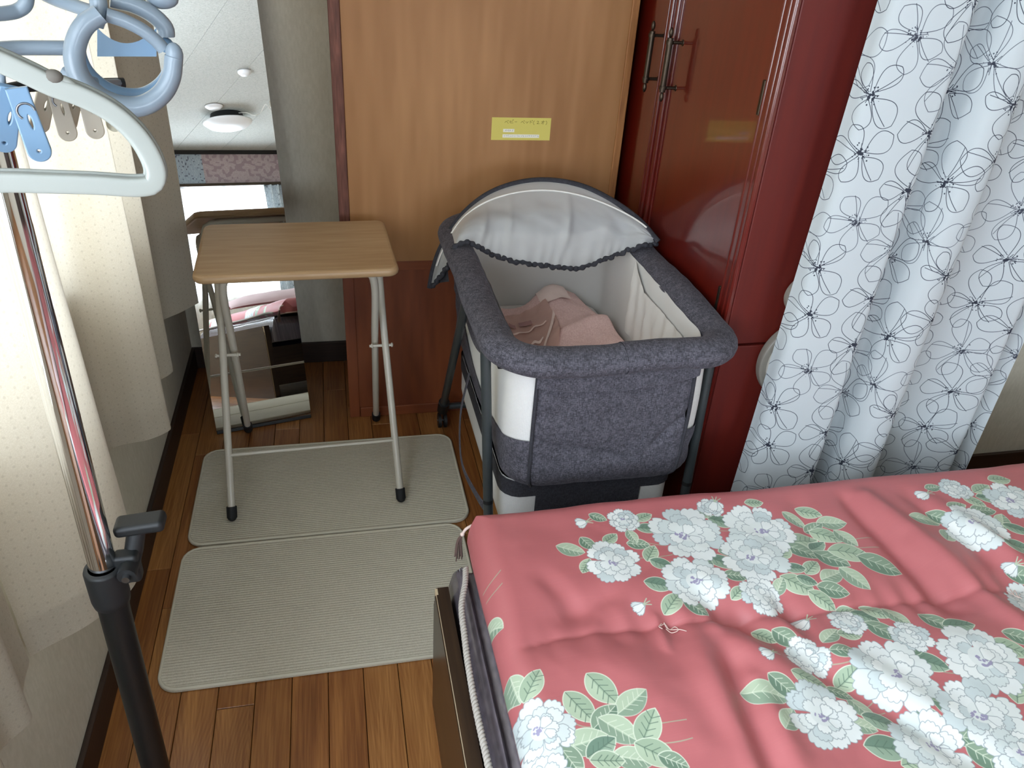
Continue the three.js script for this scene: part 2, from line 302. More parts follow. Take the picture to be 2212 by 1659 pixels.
struct('trim_1', merge(box(XL, XR, 2.36, CEIL, ZF - 0.03, ZF), box(XR - 0.03, XR, 2.36, CEIL, ZB, ZF - 0.03), box(XL, XL + 0.03, 2.36, CEIL, ZB, ZF - 0.03)), mat.darkTrim, 'dark brown ceiling moulding');
struct('baseboard_left', box(XL, XL + 0.012, 0, 0.08, ZB + 0.012, ZF, 0.002, 'z'), mat.baseboard, 'dark brown baseboard under the cream curtains');
struct('baseboard_back', box(XL, 1.36, 0, 0.08, ZB, ZB + 0.012, 0.002, 'x'), mat.baseboard, 'dark brown baseboard behind the mirror');
struct('baseboard_alcove', box(1.36, XR, 0, 0.08, -1.62, -1.608, 0.002, 'x'), mat.baseboard, 'dark brown baseboard beside the flowered curtain');
function windowOn(name, label, frames, panes) {
  const o = structGroup(name, label);
  part(o, 'window_frame', merge(frames), mat.aluminium);
  for (const p of panes) part(o, 'pane', p, mat.glass);
}
{
  const x0 = XL - 0.11, x1 = XL - 0.075, f = [], p = [], { z0, z1, y0, y1 } = WL, n = 4;
  f.push(box(x0, x1, y0, y0 + 0.04, z0, z1), box(x0, x1, y1 - 0.04, y1, z0, z1));
  for (let k = 0; k <= n; k++) { const z = lerp(z0, z1 - 0.04, k / n); f.push(box(x0, x1, y0 + 0.04, y1 - 0.04, z, z + 0.04)); if (k < n) p.push(box(x0 + 0.015, x0 + 0.019, y0 + 0.04, y1 - 0.04, z + 0.04, lerp(z0, z1 - 0.04, (k + 1) / n))); }
  windowOn('window_1', 'aluminium window behind the cream curtains', f, p);
}
{
  const za = ZF + 0.075, zb = ZF + 0.11, f = [], p = [], { x0, x1, y0, y1 } = WF, n = 8;
  f.push(box(x0, x1, y0, y0 + 0.04, za, zb), box(x0, x1, y1 - 0.04, y1, za, zb), box(x0, x1, 1.80, 1.815, za, zb));
  for (let k = 0; k <= n; k++) { const w = k % 4 ? 0.012 : 0.045, x = lerp(x0, x1 - 0.045, k / n); f.push(box(x, x + w, y0 + 0.04, y1 - 0.04, za, zb)); if (k < n) for (const [ya, yb] of [[y0 + 0.04, 1.80], [1.815, y1 - 0.04]]) p.push(box(x + w, lerp(x0, x1 - 0.045, (k + 1) / n), ya, yb, za + 0.01, za + 0.014)); }
  windowOn('window_2', 'wide barred window with sheer curtain, seen in the mirror', f, p);
}
// ───────── curtains ─────────
// a hanging cloth: plan = list of [x, z] at the hem; the folds grow calmer towards the top
function drape(plan, y0, y1, { top = 0.7, nu = 160, nv = 40, uvw = 1, drift = 0, dirt = 0.004, s = 1, hemWave = 0 } = {}) {
  const cv = new THREE.CatmullRomCurve3(plan.map(([x, z]) => V(x, 0, z)), false, 'centripetal');
  const a = cv.getPointAt(0), b = cv.getPointAt(1), L = cv.getLength();
  return grid(nu, nv, (u, v) => {
    const p = cv.getPointAt(u), m = a.clone().lerp(b, u), k = lerp(1, top, v);
    const q = m.clone().lerp(p, k);
    const w = (fbm(u * L * 9, v * 3, s, 3) - 0.45) * dirt * 2;
    return V(q.x + w + drift * (1 - u) * v, lerp(y0 + hemWave * Math.sin(u * 19 + s), y1, v), q.z + w * 0.6);
  }, (u, v) => [u * L * uvw, lerp(y0, y1, v)]);
}
const creamPlan = [[-0.402, -2.205], [-0.44, -2.15], [-0.487, -2.09], [-0.48, -1.98], [-0.435, -1.86], [-0.416, -1.81], [-0.44, -1.77], [-0.488, -1.73], [-0.485, -1.66], [-0.41, -1.585], [-0.383, -1.55], [-0.42, -1.515], [-0.49, -1.49], [-0.485, -1.38], [-0.42, -1.22], [-0.375, -1.13], [-0.372, -1.07], [-0.42, -1.0], [-0.50, -0.94]];
{
  const c = thing('window_curtain', 'cream dotted curtain hanging beside the leaning mirror', 'curtain', 'cream curtains on the left window');
  part(c, 'cloth', drape(creamPlan, 0.42, 2.12, { top: 0.72, nu: 220, nv: 50, s: 3, dirt: 0.003 }), mat.curtain);
  const cv = new THREE.CatmullRomCurve3(creamPlan.map(([x, z]) => V(x, 0, z)), false, 'centripetal'), L = cv.getLength();
  part(c, 'hem', grid(220, 4, (u, v) => { const p = cv.getPointAt(u), T = cv.getTangentAt(u), a = V(T.z, 0, -T.x); return V(p.x, 0.418 + v * 0.075, p.z).addScaledVector(a, -0.0022); }, (u, v) => [u * L, 0.42 + v * 0.075]), mat.curtain);
  const d = thing('window_curtain', 'cream dotted curtain bunched behind the clothes rack', 'curtain', 'cream curtains on the left window');
  const plan2 = [[-0.497, -0.93], [-0.485, -0.86], [-0.462, -0.82], [-0.492, -0.77], [-0.462, -0.72], [-0.495, -0.68], [-0.465, -0.62], [-0.495, -0.57], [-0.47, -0.53]];
  part(d, 'cloth', drape(plan2, 0.42, 2.12, { top: 0.8, nu: 120, nv: 30, s: 5 }), mat.curtain);
  const r = thing('curtain_rail', 'white curtain rail over the cream curtains', 'curtain rail');
  part(r, 'track', box(-0.47, -0.43, 2.12, 2.145, -2.3, 1.7, 0.004, 'z'), mat.whitePlastic);
  for (const z of [-2.2, -0.3, 1.6]) part(r, 'bracket', box(XL, -0.45, 2.145, 2.16, z, z + 0.03, 0.003), mat.whitePlastic);
}
{
  const plan = [[0.925, -1.365], [0.935, -1.325], [0.99, -1.30], [1.055, -1.285], [1.083, -1.285], [1.092, -1.315], [1.085, -1.35], [1.115, -1.365], [1.145, -1.345], [1.15, -1.30], [1.175, -1.262], [1.225, -1.258], [1.255, -1.30], [1.275, -1.345], [1.33, -1.36], [1.41, -1.335], [1.465, -1.30], [1.49, -1.295], [1.50, -1.335], [1.53, -1.345], [1.56, -1.31]];
  const c = thing('flower_curtain', 'white curtain with black line-drawn flowers beside the red cabinet', 'curtain');
  part(c, 'cloth', drape(plan, 0.05, 2.33, { top: 0.82, nu: 260, nv: 60, s: 9, dirt: 0.004, drift: 0.07 }), mat.flowerCurtain);
  const r = thing('ceiling_curtain_rail', 'white rail carrying the flowered curtain', 'curtain rail');
  part(r, 'track', box(0.86, 1.62, 2.33, 2.36, -1.36, -1.32, 0.004, 'x'), mat.whitePlastic);
  for (const x of [0.95, 1.5]) part(r, 'bracket', box(x, x + 0.03, 2.36, CEIL, -1.355, -1.325, 0.003), mat.whitePlastic);
}
{
  const wave = (x0, x1, z, n, a) => Array.from({ length: n * 2 + 1 }, (_, i) => [lerp(x0, x1, i / (n * 2)), z + (i % 2 ? a : -a)]);
  const c = thing('sheer_curtain', 'white sheer curtain over the far window, seen in the mirror', 'curtain');
  part(c, 'cloth', drape(wave(0.2, 2.05, ZF - 0.05, 16, 0.018), 0.5, 2.0, { top: 0.9, nu: 200, nv: 10, s: 12, dirt: 0.002 }), mat.sheer);
  const d = thing('far_flower_curtain', 'flowered curtain drawn to the side of the far window', 'curtain');
  part(d, 'cloth', drape(wave(2.02, 2.34, ZF - 0.1, 4, 0.035), 0.3, 2.0, { top: 0.9, nu: 100, nv: 20, s: 14 }), mat.flowerCurtain);
  solo('far_curtain_rail', box(0.15, 2.4, 2.0, 2.03, ZF - 0.12, ZF, 0.004, 'x'), mat.bronze, 'dark rail above the far window', 'curtain rail');
}
// ───────── ceiling fittings (seen in the mirror) ─────────
{
  const l = thing('ceiling_lamp', 'large round white ceiling lamp, unlit, seen in the mirror', 'lamp');
  const dome = new THREE.LatheGeometry([[0.0, -0.075], [0.1, -0.07], [0.17, -0.05], [0.215, -0.015], [0.222, 0.0], [0.2, 0.004], [0.0, 0.004]].map(([r, y]) => new THREE.Vector2(Math.max(r, 1e-4), y)), 40);
  part(l, 'lamp_shade', dome, mat.lampWhite); l.position.set(1.35, 2.33, 2.73);
  part(l, 'base', new THREE.CylinderGeometry(0.14, 0.16, 0.066, 30).translate(0, 0.037, 0), mat.plasticBlack);
  const d = thing('smoke_detector', 'small white round detector on the ceiling, seen in the mirror', 'detector');
  part(d, 'housing', new THREE.LatheGeometry([[0, -0.04], [0.03, -0.04], [0.05, -0.02], [0.052, 0], [0, 0]].map(([r, y]) => new THREE.Vector2(Math.max(r, 1e-4), y)), 24), mat.lampWhite);
  part(d, 'slot_ring', new THREE.CylinderGeometry(0.034, 0.034, 0.006, 20).translate(0, -0.028, 0), mat.plasticBlack); d.position.set(1.17, CEIL, 1.55);
  const f = thing('ceiling_rose', 'white ceiling socket cap near the round lamp', 'socket');
  part(f, 'cap', new THREE.LatheGeometry([[0, -0.03], [0.05, -0.03], [0.075, -0.012], [0.078, 0], [0, 0]].map(([r, y]) => new THREE.Vector2(Math.max(r, 1e-4), y)), 24), mat.lampWhite); f.position.set(1.176, CEIL, 2.486);
  const c = thing('lamp_cord', 'loose white cord with plug above the round lamp', 'cord');
  part(c, 'cable', sweep([V(1.42, 2.38, 2.62), V(1.46, 2.35, 2.5), V(1.5, 2.3, 2.4), V(1.56, 2.33, 2.42), V(1.58, 2.37, 2.3), V(1.62, 2.3, 2.28), V(1.63, CEIL, 2.2)], 0.004, { radial: 6 }), mat.whitePlastic);
  part(c, 'plug', box(1.60, 1.63, 2.33, 2.39, 2.24, 2.27, 0.006), mat.clipBeige);
}
console.log('shell');
// ───────── big cupboard standing with its back to the room ─────────
{
  const t = thing('wooden_cupboard', 'tall wooden cupboard showing its plain tan plywood back', 'cupboard');
  const x0 = 0.014, x1 = 0.832, z = -2.177, zb = -2.56, top = 1.85, mid = 0.545;
  part(t, 'carcass', merge(box(x0 + 0.004, x0 + 0.03, 0.0, top, zb, z - 0.012), box(x1 - 0.028, x1 - 0.004, 0, top, zb, z - 0.012), box(x0 + 0.03, x1 - 0.03, top - 0.025, top, zb, z - 0.012), box(x0 + 0.03, x1 - 0.03, 0.04, 0.06, zb, z - 0.012), box(x0 + 0.03, x1 - 0.03, 0.04, top - 0.03, zb, zb + 0.02)), mat.edgeWood);
  part(t, 'back_panel', box(x0 + 0.03, x1 - 0.022, mid, top, z - 0.012, z - 0.003, 0.001), mat.plyLight, 'upper tan plywood back panel');
  part(t, 'back_panel', box(x0 + 0.03, x1 - 0.022, 0.03, mid - 0.03, z - 0.012, z - 0.006, 0.001), mat.plyRed, 'lower dark red-brown back panel');
  part(t, 'stile', box(x0, x0 + 0.03, mid, top, z - 0.014, z, 0.003), mat.frameRed, 'dark edge strip');
  part(t, 'stile', box(x0, x0 + 0.033, 0.0, mid - 0.001, z - 0.014, z - 0.001, 0.003), mat.plyRed);
  part(t, 'stile', box(x1 - 0.022, x1, 0.0, top, z - 0.014, z, 0.003), mat.edgeWood, 'brown edge strip');
  part(t, 'rail', box(x0 + 0.033, x1 - 0.022, mid - 0.03, mid, z - 0.012, z - 0.004, 0.002, 'x'), mat.plyRed);
  part(t, 'rail', box(x0 + 0.034, x1 - 0.022, 0.0, 0.036, z - 0.012, z, 0.003, 'x'), mat.plyRed);
}
{ // yellow note
  const a = onZ(1063, 253.5, -2.1785), b = onZ(1187, 303.5, -2.1785);
  const tex = canvasTex(1024, 400, (g, W, H) => {
    g.fillStyle = '#ded06c'; g.fillRect(0, 0, W, H);
    g.fillStyle = '#f4f1e2'; g.fillRect(200, 200, 195, 58); g.fillRect(195, 296, 640, 60);
    g.fillStyle = '#6c6a66';
    seed = 3; for (let k = 0; k < 4; k++) { for (let j = 0; j < 5; j++) g.fillRect(232 + k * 40 + rr(0, 20), 212 + rr(0, 26), rr(5, 16), 3); }
    for (let k = 0; k < 17; k++) for (let j = 0; j < 4; j++) g.fillRect(218 + k * 36 + rr(0, 18), 308 + rr(0, 26), rr(4, 14), 3);
    g.strokeStyle = '#6b5a16'; g.lineWidth = 6; g.lineCap = 'round'; g.lineJoin = 'round';
    const L = (...p) => { g.beginPath(); g.moveTo(p[0], p[1]); for (let i = 2; i < p.length; i += 2) g.lineTo(p[i], p[i + 1]); g.stroke(); };
    const be = (x, y, s) => { L(x, y + 40 * s, x + 22 * s, y + 12 * s, x + 62 * s, y + 52 * s); L(x + 44 * s, y + 2, x + 50 * s, y + 14); L(x + 58 * s, y - 2, x + 64 * s, y + 10); };
    be(222, 50, 1);
    L(312, 52, 312, 92, 368, 92); L(312, 72, 356, 60); L(352, 36, 358, 50); L(368, 34, 374, 46);   // ビ
    L(392, 76, 430, 74);                                                            // ー
    be(500, 50, 1);
    L(582, 70, 590, 82); L(602, 68, 608, 80); L(632, 66, 600, 98);                  // ッ
    L(660, 46, 662, 98); L(662, 66, 690, 80); L(684, 44, 690, 56); L(698, 42, 704, 54); // ド
    g.beginPath(); g.arc(760, 86, 44, 2.2, 4.1); g.stroke();                        // (
    L(778, 66, 790, 54, 806, 60, 806, 72, 780, 104, 822, 102);                      // 2
    L(854, 66, 916, 62); L(890, 44, 888, 108, 878, 104); L(886, 66, 856, 102);      // 才
    g.beginPath(); g.arc(908, 84, 44, -0.9, 0.9); g.stroke();                       // )
  });
  const g = new THREE.BoxGeometry(b.x - a.x, a.y - b.y, 0.0008); g.translate((a.x + b.x) / 2, (a.y + b.y) / 2, -2.1794);
  const o = solo('paper_note', g, M({ map: tex, roughness: 0.7 }), 'yellow paper note with handwriting stuck on the tan cupboard back', 'note');
}
// ───────── red lacquered cabinet ─────────
{
  const t = thing('red_cabinet', 'tall glossy red lacquered cabinet with two doors', 'cabinet');
  const xf = 0.85, xb = 1.34, z0 = -2.56, z1 = -1.432, split = 0.626, top = 1.92;
  part(t, 'upper_body', merge(box(xf + 0.0105, xb, split + 0.004, top, z1 - 0.022, z1, 0.003), box(xf + 0.03, xb, split + 0.004, top, z0, z0 + 0.02), box(xb - 0.012, xb, split + 0.004, top, z0 + 0.02, z1 - 0.022), box(xf + 0.03, xb - 0.012, split + 0.004, split + 0.03, z0 + 0.02, z1 - 0.022), box(xf + 0.03, xb - 0.012, top - 0.03, top, z0 + 0.02, z1 - 0.022)), mat.lacquerSatin, 'red-brown side of the upper cabinet');
  part(t, 'lower_body', merge(box(xf + 0.0105, xb + 0.002, 0.0, split, z1 - 0.022, z1 + 0.003, 0.003), box(xf + 0.028, xb, 0, split, z0, z0 + 0.02), box(xb - 0.012, xb, 0, split, z0 + 0.02, z1 - 0.022), box(xf + 0.028, xb - 0.012, split - 0.02, split, z0 + 0.02, z1 - 0.022), box(xf + 0.028, xb - 0.012, 0.05, 0.08, z0 + 0.02, z1 - 0.022)), mat.lacquerSatin);
  // corner stile with its reeds
  const reed = (z, r) => new THREE.CylinderGeometry(r, r, top - split, 12).translate(xf + 0.002, (top + split) / 2, z);
  const st = part(t, 'corner_stile', box(xf, xf + 0.010, split + 0.004, top, z1 - 0.052, z1, 0.003), mat.lacquer);
  for (const z of [z1 - 0.006, z1 - 0.022, z1 - 0.044]) part(st, 'reed', reed(z, 0.0045), mat.lacquer);
  part(t, 'corner_stile', box(xf, xf + 0.032, split + 0.004, top, z0, z0 + 0.05, 0.003), mat.lacquer);
  const zm = -1.985;
  const door = (za, zb, y0, y1, hz, side) => {
    const d = part(t, 'door', merge(box(xf + 0.004, xf + 0.026, y0, y1, za, zb, 0.003)), mat.lacquer);
    // raised border along the meeting edge and the top and bottom
    const e = side > 0 ? za : zb, s = side;
    part(d, 'moulding', merge(sweep([V(xf + 0.003, y0 + 0.01, e + s * 0.016), V(xf + 0.003, y1 - 0.01, e + s * 0.016)], 0.008, { radial: 10 }), sweep([V(xf + 0.003, y0 + 0.01, e + s * 0.04), V(xf + 0.003, y1 - 0.01, e + s * 0.04)], 0.0035, { radial: 8 })), mat.lacquer);
    if (hz !== null) {
      const h = new THREE.Group(); h.name = 'handle'; d.add(h);
      const x = xf - 0.03, ya = 1.085, yb = 1.222;
      const g = merge(bar(V(x, ya + 0.006, hz), V(x, yb - 0.006, hz), 0.0075), ball(V(x, ya - 0.006, hz), 0.0055, [1, 2.2, 1]), ball(V(x, yb + 0.006, hz), 0.0055, [1, 2.2, 1]), bar(V(x, ya + 0.012, hz), V(x, ya + 0.02, hz), 0.0095), bar(V(x, yb - 0.02, hz), V(x, yb - 0.012, hz), 0.0095), bar(V(x, ya + 0.016, hz), V(xf + 0.005, ya + 0.016, hz), 0.004), bar(V(x, yb - 0.016, hz), V(xf + 0.005, yb - 0.016, hz), 0.004), ball(V(xf + 0.004, ya + 0.016, hz), 0.008, [0.4, 1, 1]), ball(V(xf + 0.004, yb - 0.016, hz), 0.008, [0.4, 1, 1]));
      d.remove(h); part(d, 'handle', g, mat.bronze, 'dark bronze bar handle');
    }
    return d;
  };
  door(zm + 0.002, z1 - 0.054, split + 0.03, top - 0.03, -1.915, 1);
  door(z0 + 0.054, zm - 0.002, split + 0.03, top - 0.03, -2.035, -1);
  door(zm + 0.002, z1 - 0.054, 0.09, split - 0.025, null, 1);
  door(z0 + 0.054, zm - 0.002, 0.09, split - 0.025, null, -1);
  part(t, 'corner_stile', box(xf, xf + 0.010, 0.0, split, z1 - 0.05, z1 + 0.003, 0.003), mat.lacquer);
  part(t, 'corner_stile', box(xf, xf + 0.03, 0.0, split, z0, z0 + 0.05, 0.003), mat.lacquer);
  part(t, 'plinth', box(xf + 0.006, xf + 0.03, 0, 0.085, z0 + 0.05, z1 - 0.05, 0.002, 'z'), mat.lacquer);
  for (const y of [1.165, 0.72]) part(t, 'hinge', box(xf - 0.003, xf + 0.004, y - 0.034, y + 0.034, z1 - 0.058, z1 - 0.048, 0.002), mat.bronze, 'dark hinge');
}
// two plastic seats hung on the side of the red cabinet
function ovalSeat(label, cx, cy, rx, ry, tilt) {
  const t = thing('toilet_seat', label, 'toilet seat', 'plastic seats behind the flowered curtain');
  const ell = (r0, r1, y) => { const s = new THREE.Shape(); s.absellipse(0, 0, r0, r1, 0, Math.PI * 2); return s; };
  const rim = new THREE.ExtrudeGeometry(ell(rx, ry), { depth: 0.012, bevelEnabled: true, bevelThickness: 0.006, bevelSize: 0.006, bevelOffset: -0.006, curveSegments: 40 });
  const top = new THREE.ExtrudeGeometry(ell(rx - 0.014, ry - 0.014), { depth: 0.006, bevelEnabled: true, bevelThickness: 0.009, bevelSize: 0.012, bevelOffset: -0.012, bevelSegments: 4, curveSegments: 40 });
  part(t, 'rim', rim, mat.greyRim, 'grey rim');
  part(t, 'seat', top.translate(0, 0, 0.022), mat.whitePlastic);
  part(t, 'bolt', new THREE.CylinderGeometry(0.005, 0.005, 0.012, 10).rotateX(Math.PI / 2).translate(-rx * 0.25, ry * 0.62, 0.036), mat.bronze);
  part(t, 'hook', sweep([V(0, ry - 0.02, 0.0), V(0, ry - 0.01, -0.001), V(0, ry + 0.01, -0.0025)], 0.003, { radial: 8 }), mat.steel);
  t.position.set(cx, cy, -1.4215); t.rotation.z = tilt;
}
ovalSeat('round white plastic seat with grey rim, upper of two on the cabinet side', 1.052, 0.757, 0.076, 0.058, 0.05);
ovalSeat('larger oval white plastic seat with grey rim, lower of two on the cabinet side', 1.052, 0.588, 0.102, 0.104, -0.12);

// ───────── leaning mirror ─────────
{
  const t = thing('leaning_mirror', 'tall narrow frameless mirror leaning on the back wall', 'mirror');
  const w = 0.2925, L = 1.545;
  part(t, 'glass', box(0, w, 0.012, L, -0.004, 0, 0), mat.mirror);
  part(t, 'backing', box(0, w, 0.0, L + 0.002, -0.016, -0.0045, 0.002), mat.mirrorEdge);
  part(t, 'bottom_edge', box(0.0, w, 0.0, 0.0115, -0.0045, 0.002, 0.002), mat.mirrorEdge);
  t.position.set(-0.3962, 0.001, -2.1311);
  t.rotation.set(-0.245, 0.212, 0, 'YXZ');
}
// ───────── mats ─────────
for (const [x0, x1, za, zb, label] of [[-0.421, 0.323, -2.036, -1.617, 'cream ribbed floor mat under the folding table'], [-0.425, 0.293, -1.610, -1.173, 'cream ribbed floor mat beside the bed foot']]) {
  const t = thing('floor_mat', label, 'mat', 'cream floor mats');
  const g = slab(roundedShape(x0, x1, -zb, -za, 0.045), 0.0005, 0.011, 0.004);
  part(t, 'pile', metreUV(g, 'z'), mat.mat);
  const s = roundedShape(x0 + 0.004, x1 - 0.004, -zb + 0.004, -za - 0.004, 0.041).getPoints(10).map((p) => V(p.x, 0.0085, -p.y));
  part(t, 'hem', sweep(s.slice(0, -1), 0.0042, { closed: true, radial: 8, segs: 160 }), mat.matHem);
}
// ───────── folding table ─────────
{
  const t = thing('folding_table', 'small folding table with oak-look top and white tube legs', 'table');
  const w = 0.474 / 2, d = 0.352 / 2, y0 = 0.678, y1 = 0.70;
  const top = slab(roundedShape(-w, w, -d, d, 0.028), y0, y1, 0.0095);
  part(t, 'table_top', metreUV(top, 'x'), mat.tableWood);
  const r = 0.0098, lx = 0.205, yt = y0 - 0.0102;
  // frame A: feet towards the bed, rising to the wall side; frame B the other way, a little narrower
  const frame = (x, zf, zt, name, cross) => {
    for (const s of [-1, 1]) {
      const f = V(s * (x + 0.018), cross ? 0.04 : 0.028, zf), e = V(s * x, yt - 0.035, zt - Math.sign(zt - zf) * 0.012);
      const leg = part(t, 'leg', sweep([f, f.clone().lerp(e, 0.33), f.clone().lerp(e, 0.66), e, V(s * (x - 0.01), yt - 0.008, zt), V(s * (x - 0.04), yt, zt)], r, { segs: 40 }), mat.whitePaint);
      const dir = e.clone().sub(f).normalize();
      const cap = bar(f.clone().addScaledVector(dir, -0.018), f.clone().addScaledVector(dir, 0.012), 0.0135);
      part(leg, 'foot_cap', merge(cap, ball(f.clone().addScaledVector(dir, -0.016), 0.0125)), mat.rubber);
    }
    part(t, 'top_bar', bar(V(-x + 0.04, yt, zt), V(x - 0.04, yt, zt), r), mat.whitePaint);
  };
  frame(lx + 0.002, 0.212, -0.135, 'a', true);
  frame(lx - 0.024, -0.205, 0.105, 'b', false);
  part(t, 'stretcher', bar(V(-0.217, 0.172, 0.142), V(0.217, 0.172, 0.142), 0.0042), mat.whitePaint);
  for (const s of [-1, 1]) part(t, 'pivot_bolt', merge(bar(V(s * 0.17, 0.40, 0.005), V(s * 0.232, 0.40, 0.005), 0.004), ball(V(s * 0.232, 0.4, 0.005), 0.0065, [0.6, 1, 1]), ball(V(s * 0.177, 0.4, 0.005), 0.0065, [0.6, 1, 1])), mat.whitePaint);
  part(t, 'bracket', box(0.05, 0.13, y0 - 0.03, y0, -0.14, -0.1, 0.003), mat.whitePaint);
  for (const [a, b] of [[0.1, 0.15], [-0.1, -0.07]]) part(t, 'clip', box(a, b, y0 - 0.008, y0 + 0.001, 0.12, 0.15, 0.002), mat.whitePaint);
  t.position.set(-0.095, 0, -1.927); t.rotation.y = 0.036;
}
console.log('furniture');
// ───────── baby bassinet ─────────
{
  const t = thing('baby_bassinet', 'dark grey fabric baby bassinet with white net canopy', 'bassinet');
  const cx = 0.556, cz = -1.69;
  // rounded rectangle outline, a, b half sizes, starting at the middle of the front, running to +x
  const outline = (a, b, r) => (s) => {
    const segs = [[b2(a - r)], [Math.PI / 2 * r], [2 * (b - r)], [Math.PI / 2 * r], [2 * (a - r)], [Math.PI / 2 * r], [2 * (b - r)], [Math.PI / 2 * r], [a - r]].map((q) => q[0]);
    const L = segs.reduce((x, y) => x + y, 0); let d = (((s % 1) + 1) % 1) * L, k = 0; while (k < 8 && d > segs[k]) { d -= segs[k]; k++; }
    const arc = (x, z, a0) => [x + r * Math.cos(a0 - d / r), z + r * Math.sin(a0 - d / r)];
    let p;
    if (k === 0) p = [d, b]; else if (k === 1) p = arc(a - r, b - r, Math.PI / 2); else if (k === 2) p = [a, b - r - d]; else if (k === 3) p = arc(a - r, -b + r, 0);
    else if (k === 4) p = [a - r - d, -b]; else if (k === 5) p = arc(-a + r, -b + r, -Math.PI / 2); else if (k === 6) p = [-a, -b + r + d]; else if (k === 7) p = arc(-a + r, b - r, Math.PI); else p = [-a + r + d, b];
    return V(cx + p[0], 0, cz + p[1]);
  };
  function b2(x) { return x; }
  // padded rim
  const ro = outline(0.245, 0.40, 0.085), rimPts = Array.from({ length: 120 }, (_, i) => { const p = ro(i / 120); p.y = 0.693 + 0.004 * Math.sin(i * 0.31); return p; });
  const rimCurve = new THREE.CatmullRomCurve3(rimPts, true);
  part(t, 'rim', (() => { const g = sweep(rimPts, (q) => 1 + 0.05 * (noise(q * 60, 1, 7) - 0.5), { closed: true, radial: 18, segs: 300, curve: rimCurve, up: V(0, 1, 0), sx: 0.0385, sy: 0.031 }); const uv = g.attributes.uv; for (let i = 0; i < uv.count; i++) uv.setX(i, uv.getX(i) * 1.7); return g; })(), mat.heather);
  // tub
  const inset = (y) => { const yb = 0.40, r = 0.06; if (y >= yb) return -0.004 * Math.sin(Math.PI * clamp((y - yb) / 0.24)); const k = clamp((yb - y) / r); return r - r * Math.sqrt(Math.max(0, 1 - k * k)); };
  const shell = (s, y, extra = 0) => { const q = Math.min(0.2, inset(y) + extra); const p = outline(0.221 - q, 0.392 - q, Math.max(0.02, 0.075 - q * 0.3))(s); p.y = y; return p; };
  const perim = 2 * (0.442 + 0.784);
  const patch = (s0, s1, top, bot, extra, nu, nv, wr = 0) => grid(nu, nv, (u, v) => {
    const s = lerp(s0, s1, u), c = shell(s, 0.5), yt = top(c), yb = bot(c), y = lerp(yt, yb, v);
    const e = extra - wr * (fbm(u * 7 + 3, v * 4, 77, 3) - 0.45) - wr * 0.7 * Math.sin((u * 3 + v * 5) * 2.2) * Math.sin(v * 3.14);
    return shell(s, y, e);
  }, (u, v) => { const s = lerp(s0, s1, u), c = shell(s, 0.5); return [s * perim, lerp(top(c), bot(c), v)]; });
  const C = (y) => () => y;
  // corner positions along the outline: front middle 0, right corner about 0.09..0.13
  const sR = 0.0936, sL = 1 - sR;
  const f1 = (c) => lerp(0.672, 0.535, sstep(0, 1, clamp((-1.27 - c.z) / 0.45))), f2 = (c) => lerp(0.497, 0.428, clamp((-1.27 - c.z) / 0.26)) + 0.07 * sstep(-1.68, -1.95, c.z);
  const creases = [[0.355, 0.515, 0.47, 0.455, 0.010, 0.007], [0.45, 0.475, 0.60, 0.43, 0.012, 0.008], [0.655, 0.455, 0.75, 0.56, 0.010, 0.008], [0.37, 0.56, 0.46, 0.55, 0.014, 0.004], [0.52, 0.57, 0.60, 0.52, 0.012, 0.004], [0.37, 0.405, 0.72, 0.415, 0.03, -0.006]];
  const front = part(t, 'front_panel', grid(110, 60, (u, v) => {
    const s = lerp(1 - 0.074, 1 + 0.074, u), y = lerp(0.685, 0.343, v), c = shell(s, y);
    let e = -0.008 * (fbm(u * 6 + 3, v * 4, 77, 4) - 0.45);
    for (const [ax, ay, bx, by, w, h] of creases) { const dx = bx - ax, dy = by - ay, k = clamp(((c.x - ax) * dx + (y - ay) * dy) / (dx * dx + dy * dy)), d = Math.hypot(c.x - ax - dx * k, y - ay - dy * k) / w; e += h * Math.exp(-d * d) * Math.sin(Math.PI * (0.08 + 0.84 * k)); }
    return shell(s, y, e);
  }, (u, v) => [u * 0.36, v * 0.34]), mat.heather, 'charcoal melange front panel');
  part(front, 'piping', merge([1 - 0.074, 1 + 0.074].map((s) => sweep(Array.from({ length: 12 }, (_, i) => shell(s, lerp(0.68, 0.352, i / 11), -0.003)), 0.0042, { radial: 8, segs: 40 }))), mat.heatherDark);
  part(front, 'fold_seam', (() => grid(70, 6, (u, v) => { const s = lerp(1 - 0.073, 1 + 0.073, u), y = lerp(0.70, 0.618 + 0.02 * Math.pow(Math.abs(u - 0.45) * 2, 2), v); return shell(s, y, -0.012 * Math.sin(v * 1.9) - 0.003); }, (u, v) => [u * 0.45, v * 0.09]))(), mat.heather);
  for (const [a, b, name] of [[0.5 + sR + 0.012, 1 - 0.074, 'left'], [0.074, 0.5 - sR - 0.012, 'right']]) {
    part(t, 'side_skirt', patch(a, b, C(0.69), (c) => f1(c) - 0.012, -0.009, 60, 10, 0.005), mat.heather);
    part(t, 'side_net', patch(a, b, (c) => f1(c) + 0.01, (c) => f2(c) - 0.01, 0, 60, 12), mat.meshWhite, 'white net side window');
    part(t, 'side_band', patch(a, b, (c) => f2(c) + 0.008, C(0.343), -0.003, 60, 16, 0.003), mat.heather);
  }
  part(t, 'rear_panel', patch(0.5 - sR - 0.012, 0.5 + sR + 0.012, C(0.685), C(0.343), 0, 60, 20), mat.heather);
  part(t, 'tub_floor', (() => { const s = new THREE.Shape(); Array.from({ length: 80 }, (_, i) => shell(i / 80, 0.344)).forEach((p, i) => (i ? s.lineTo(p.x, -p.z) : s.moveTo(p.x, -p.z))); return slab(s, 0.338, 0.348, 0); })(), mat.heatherDark);
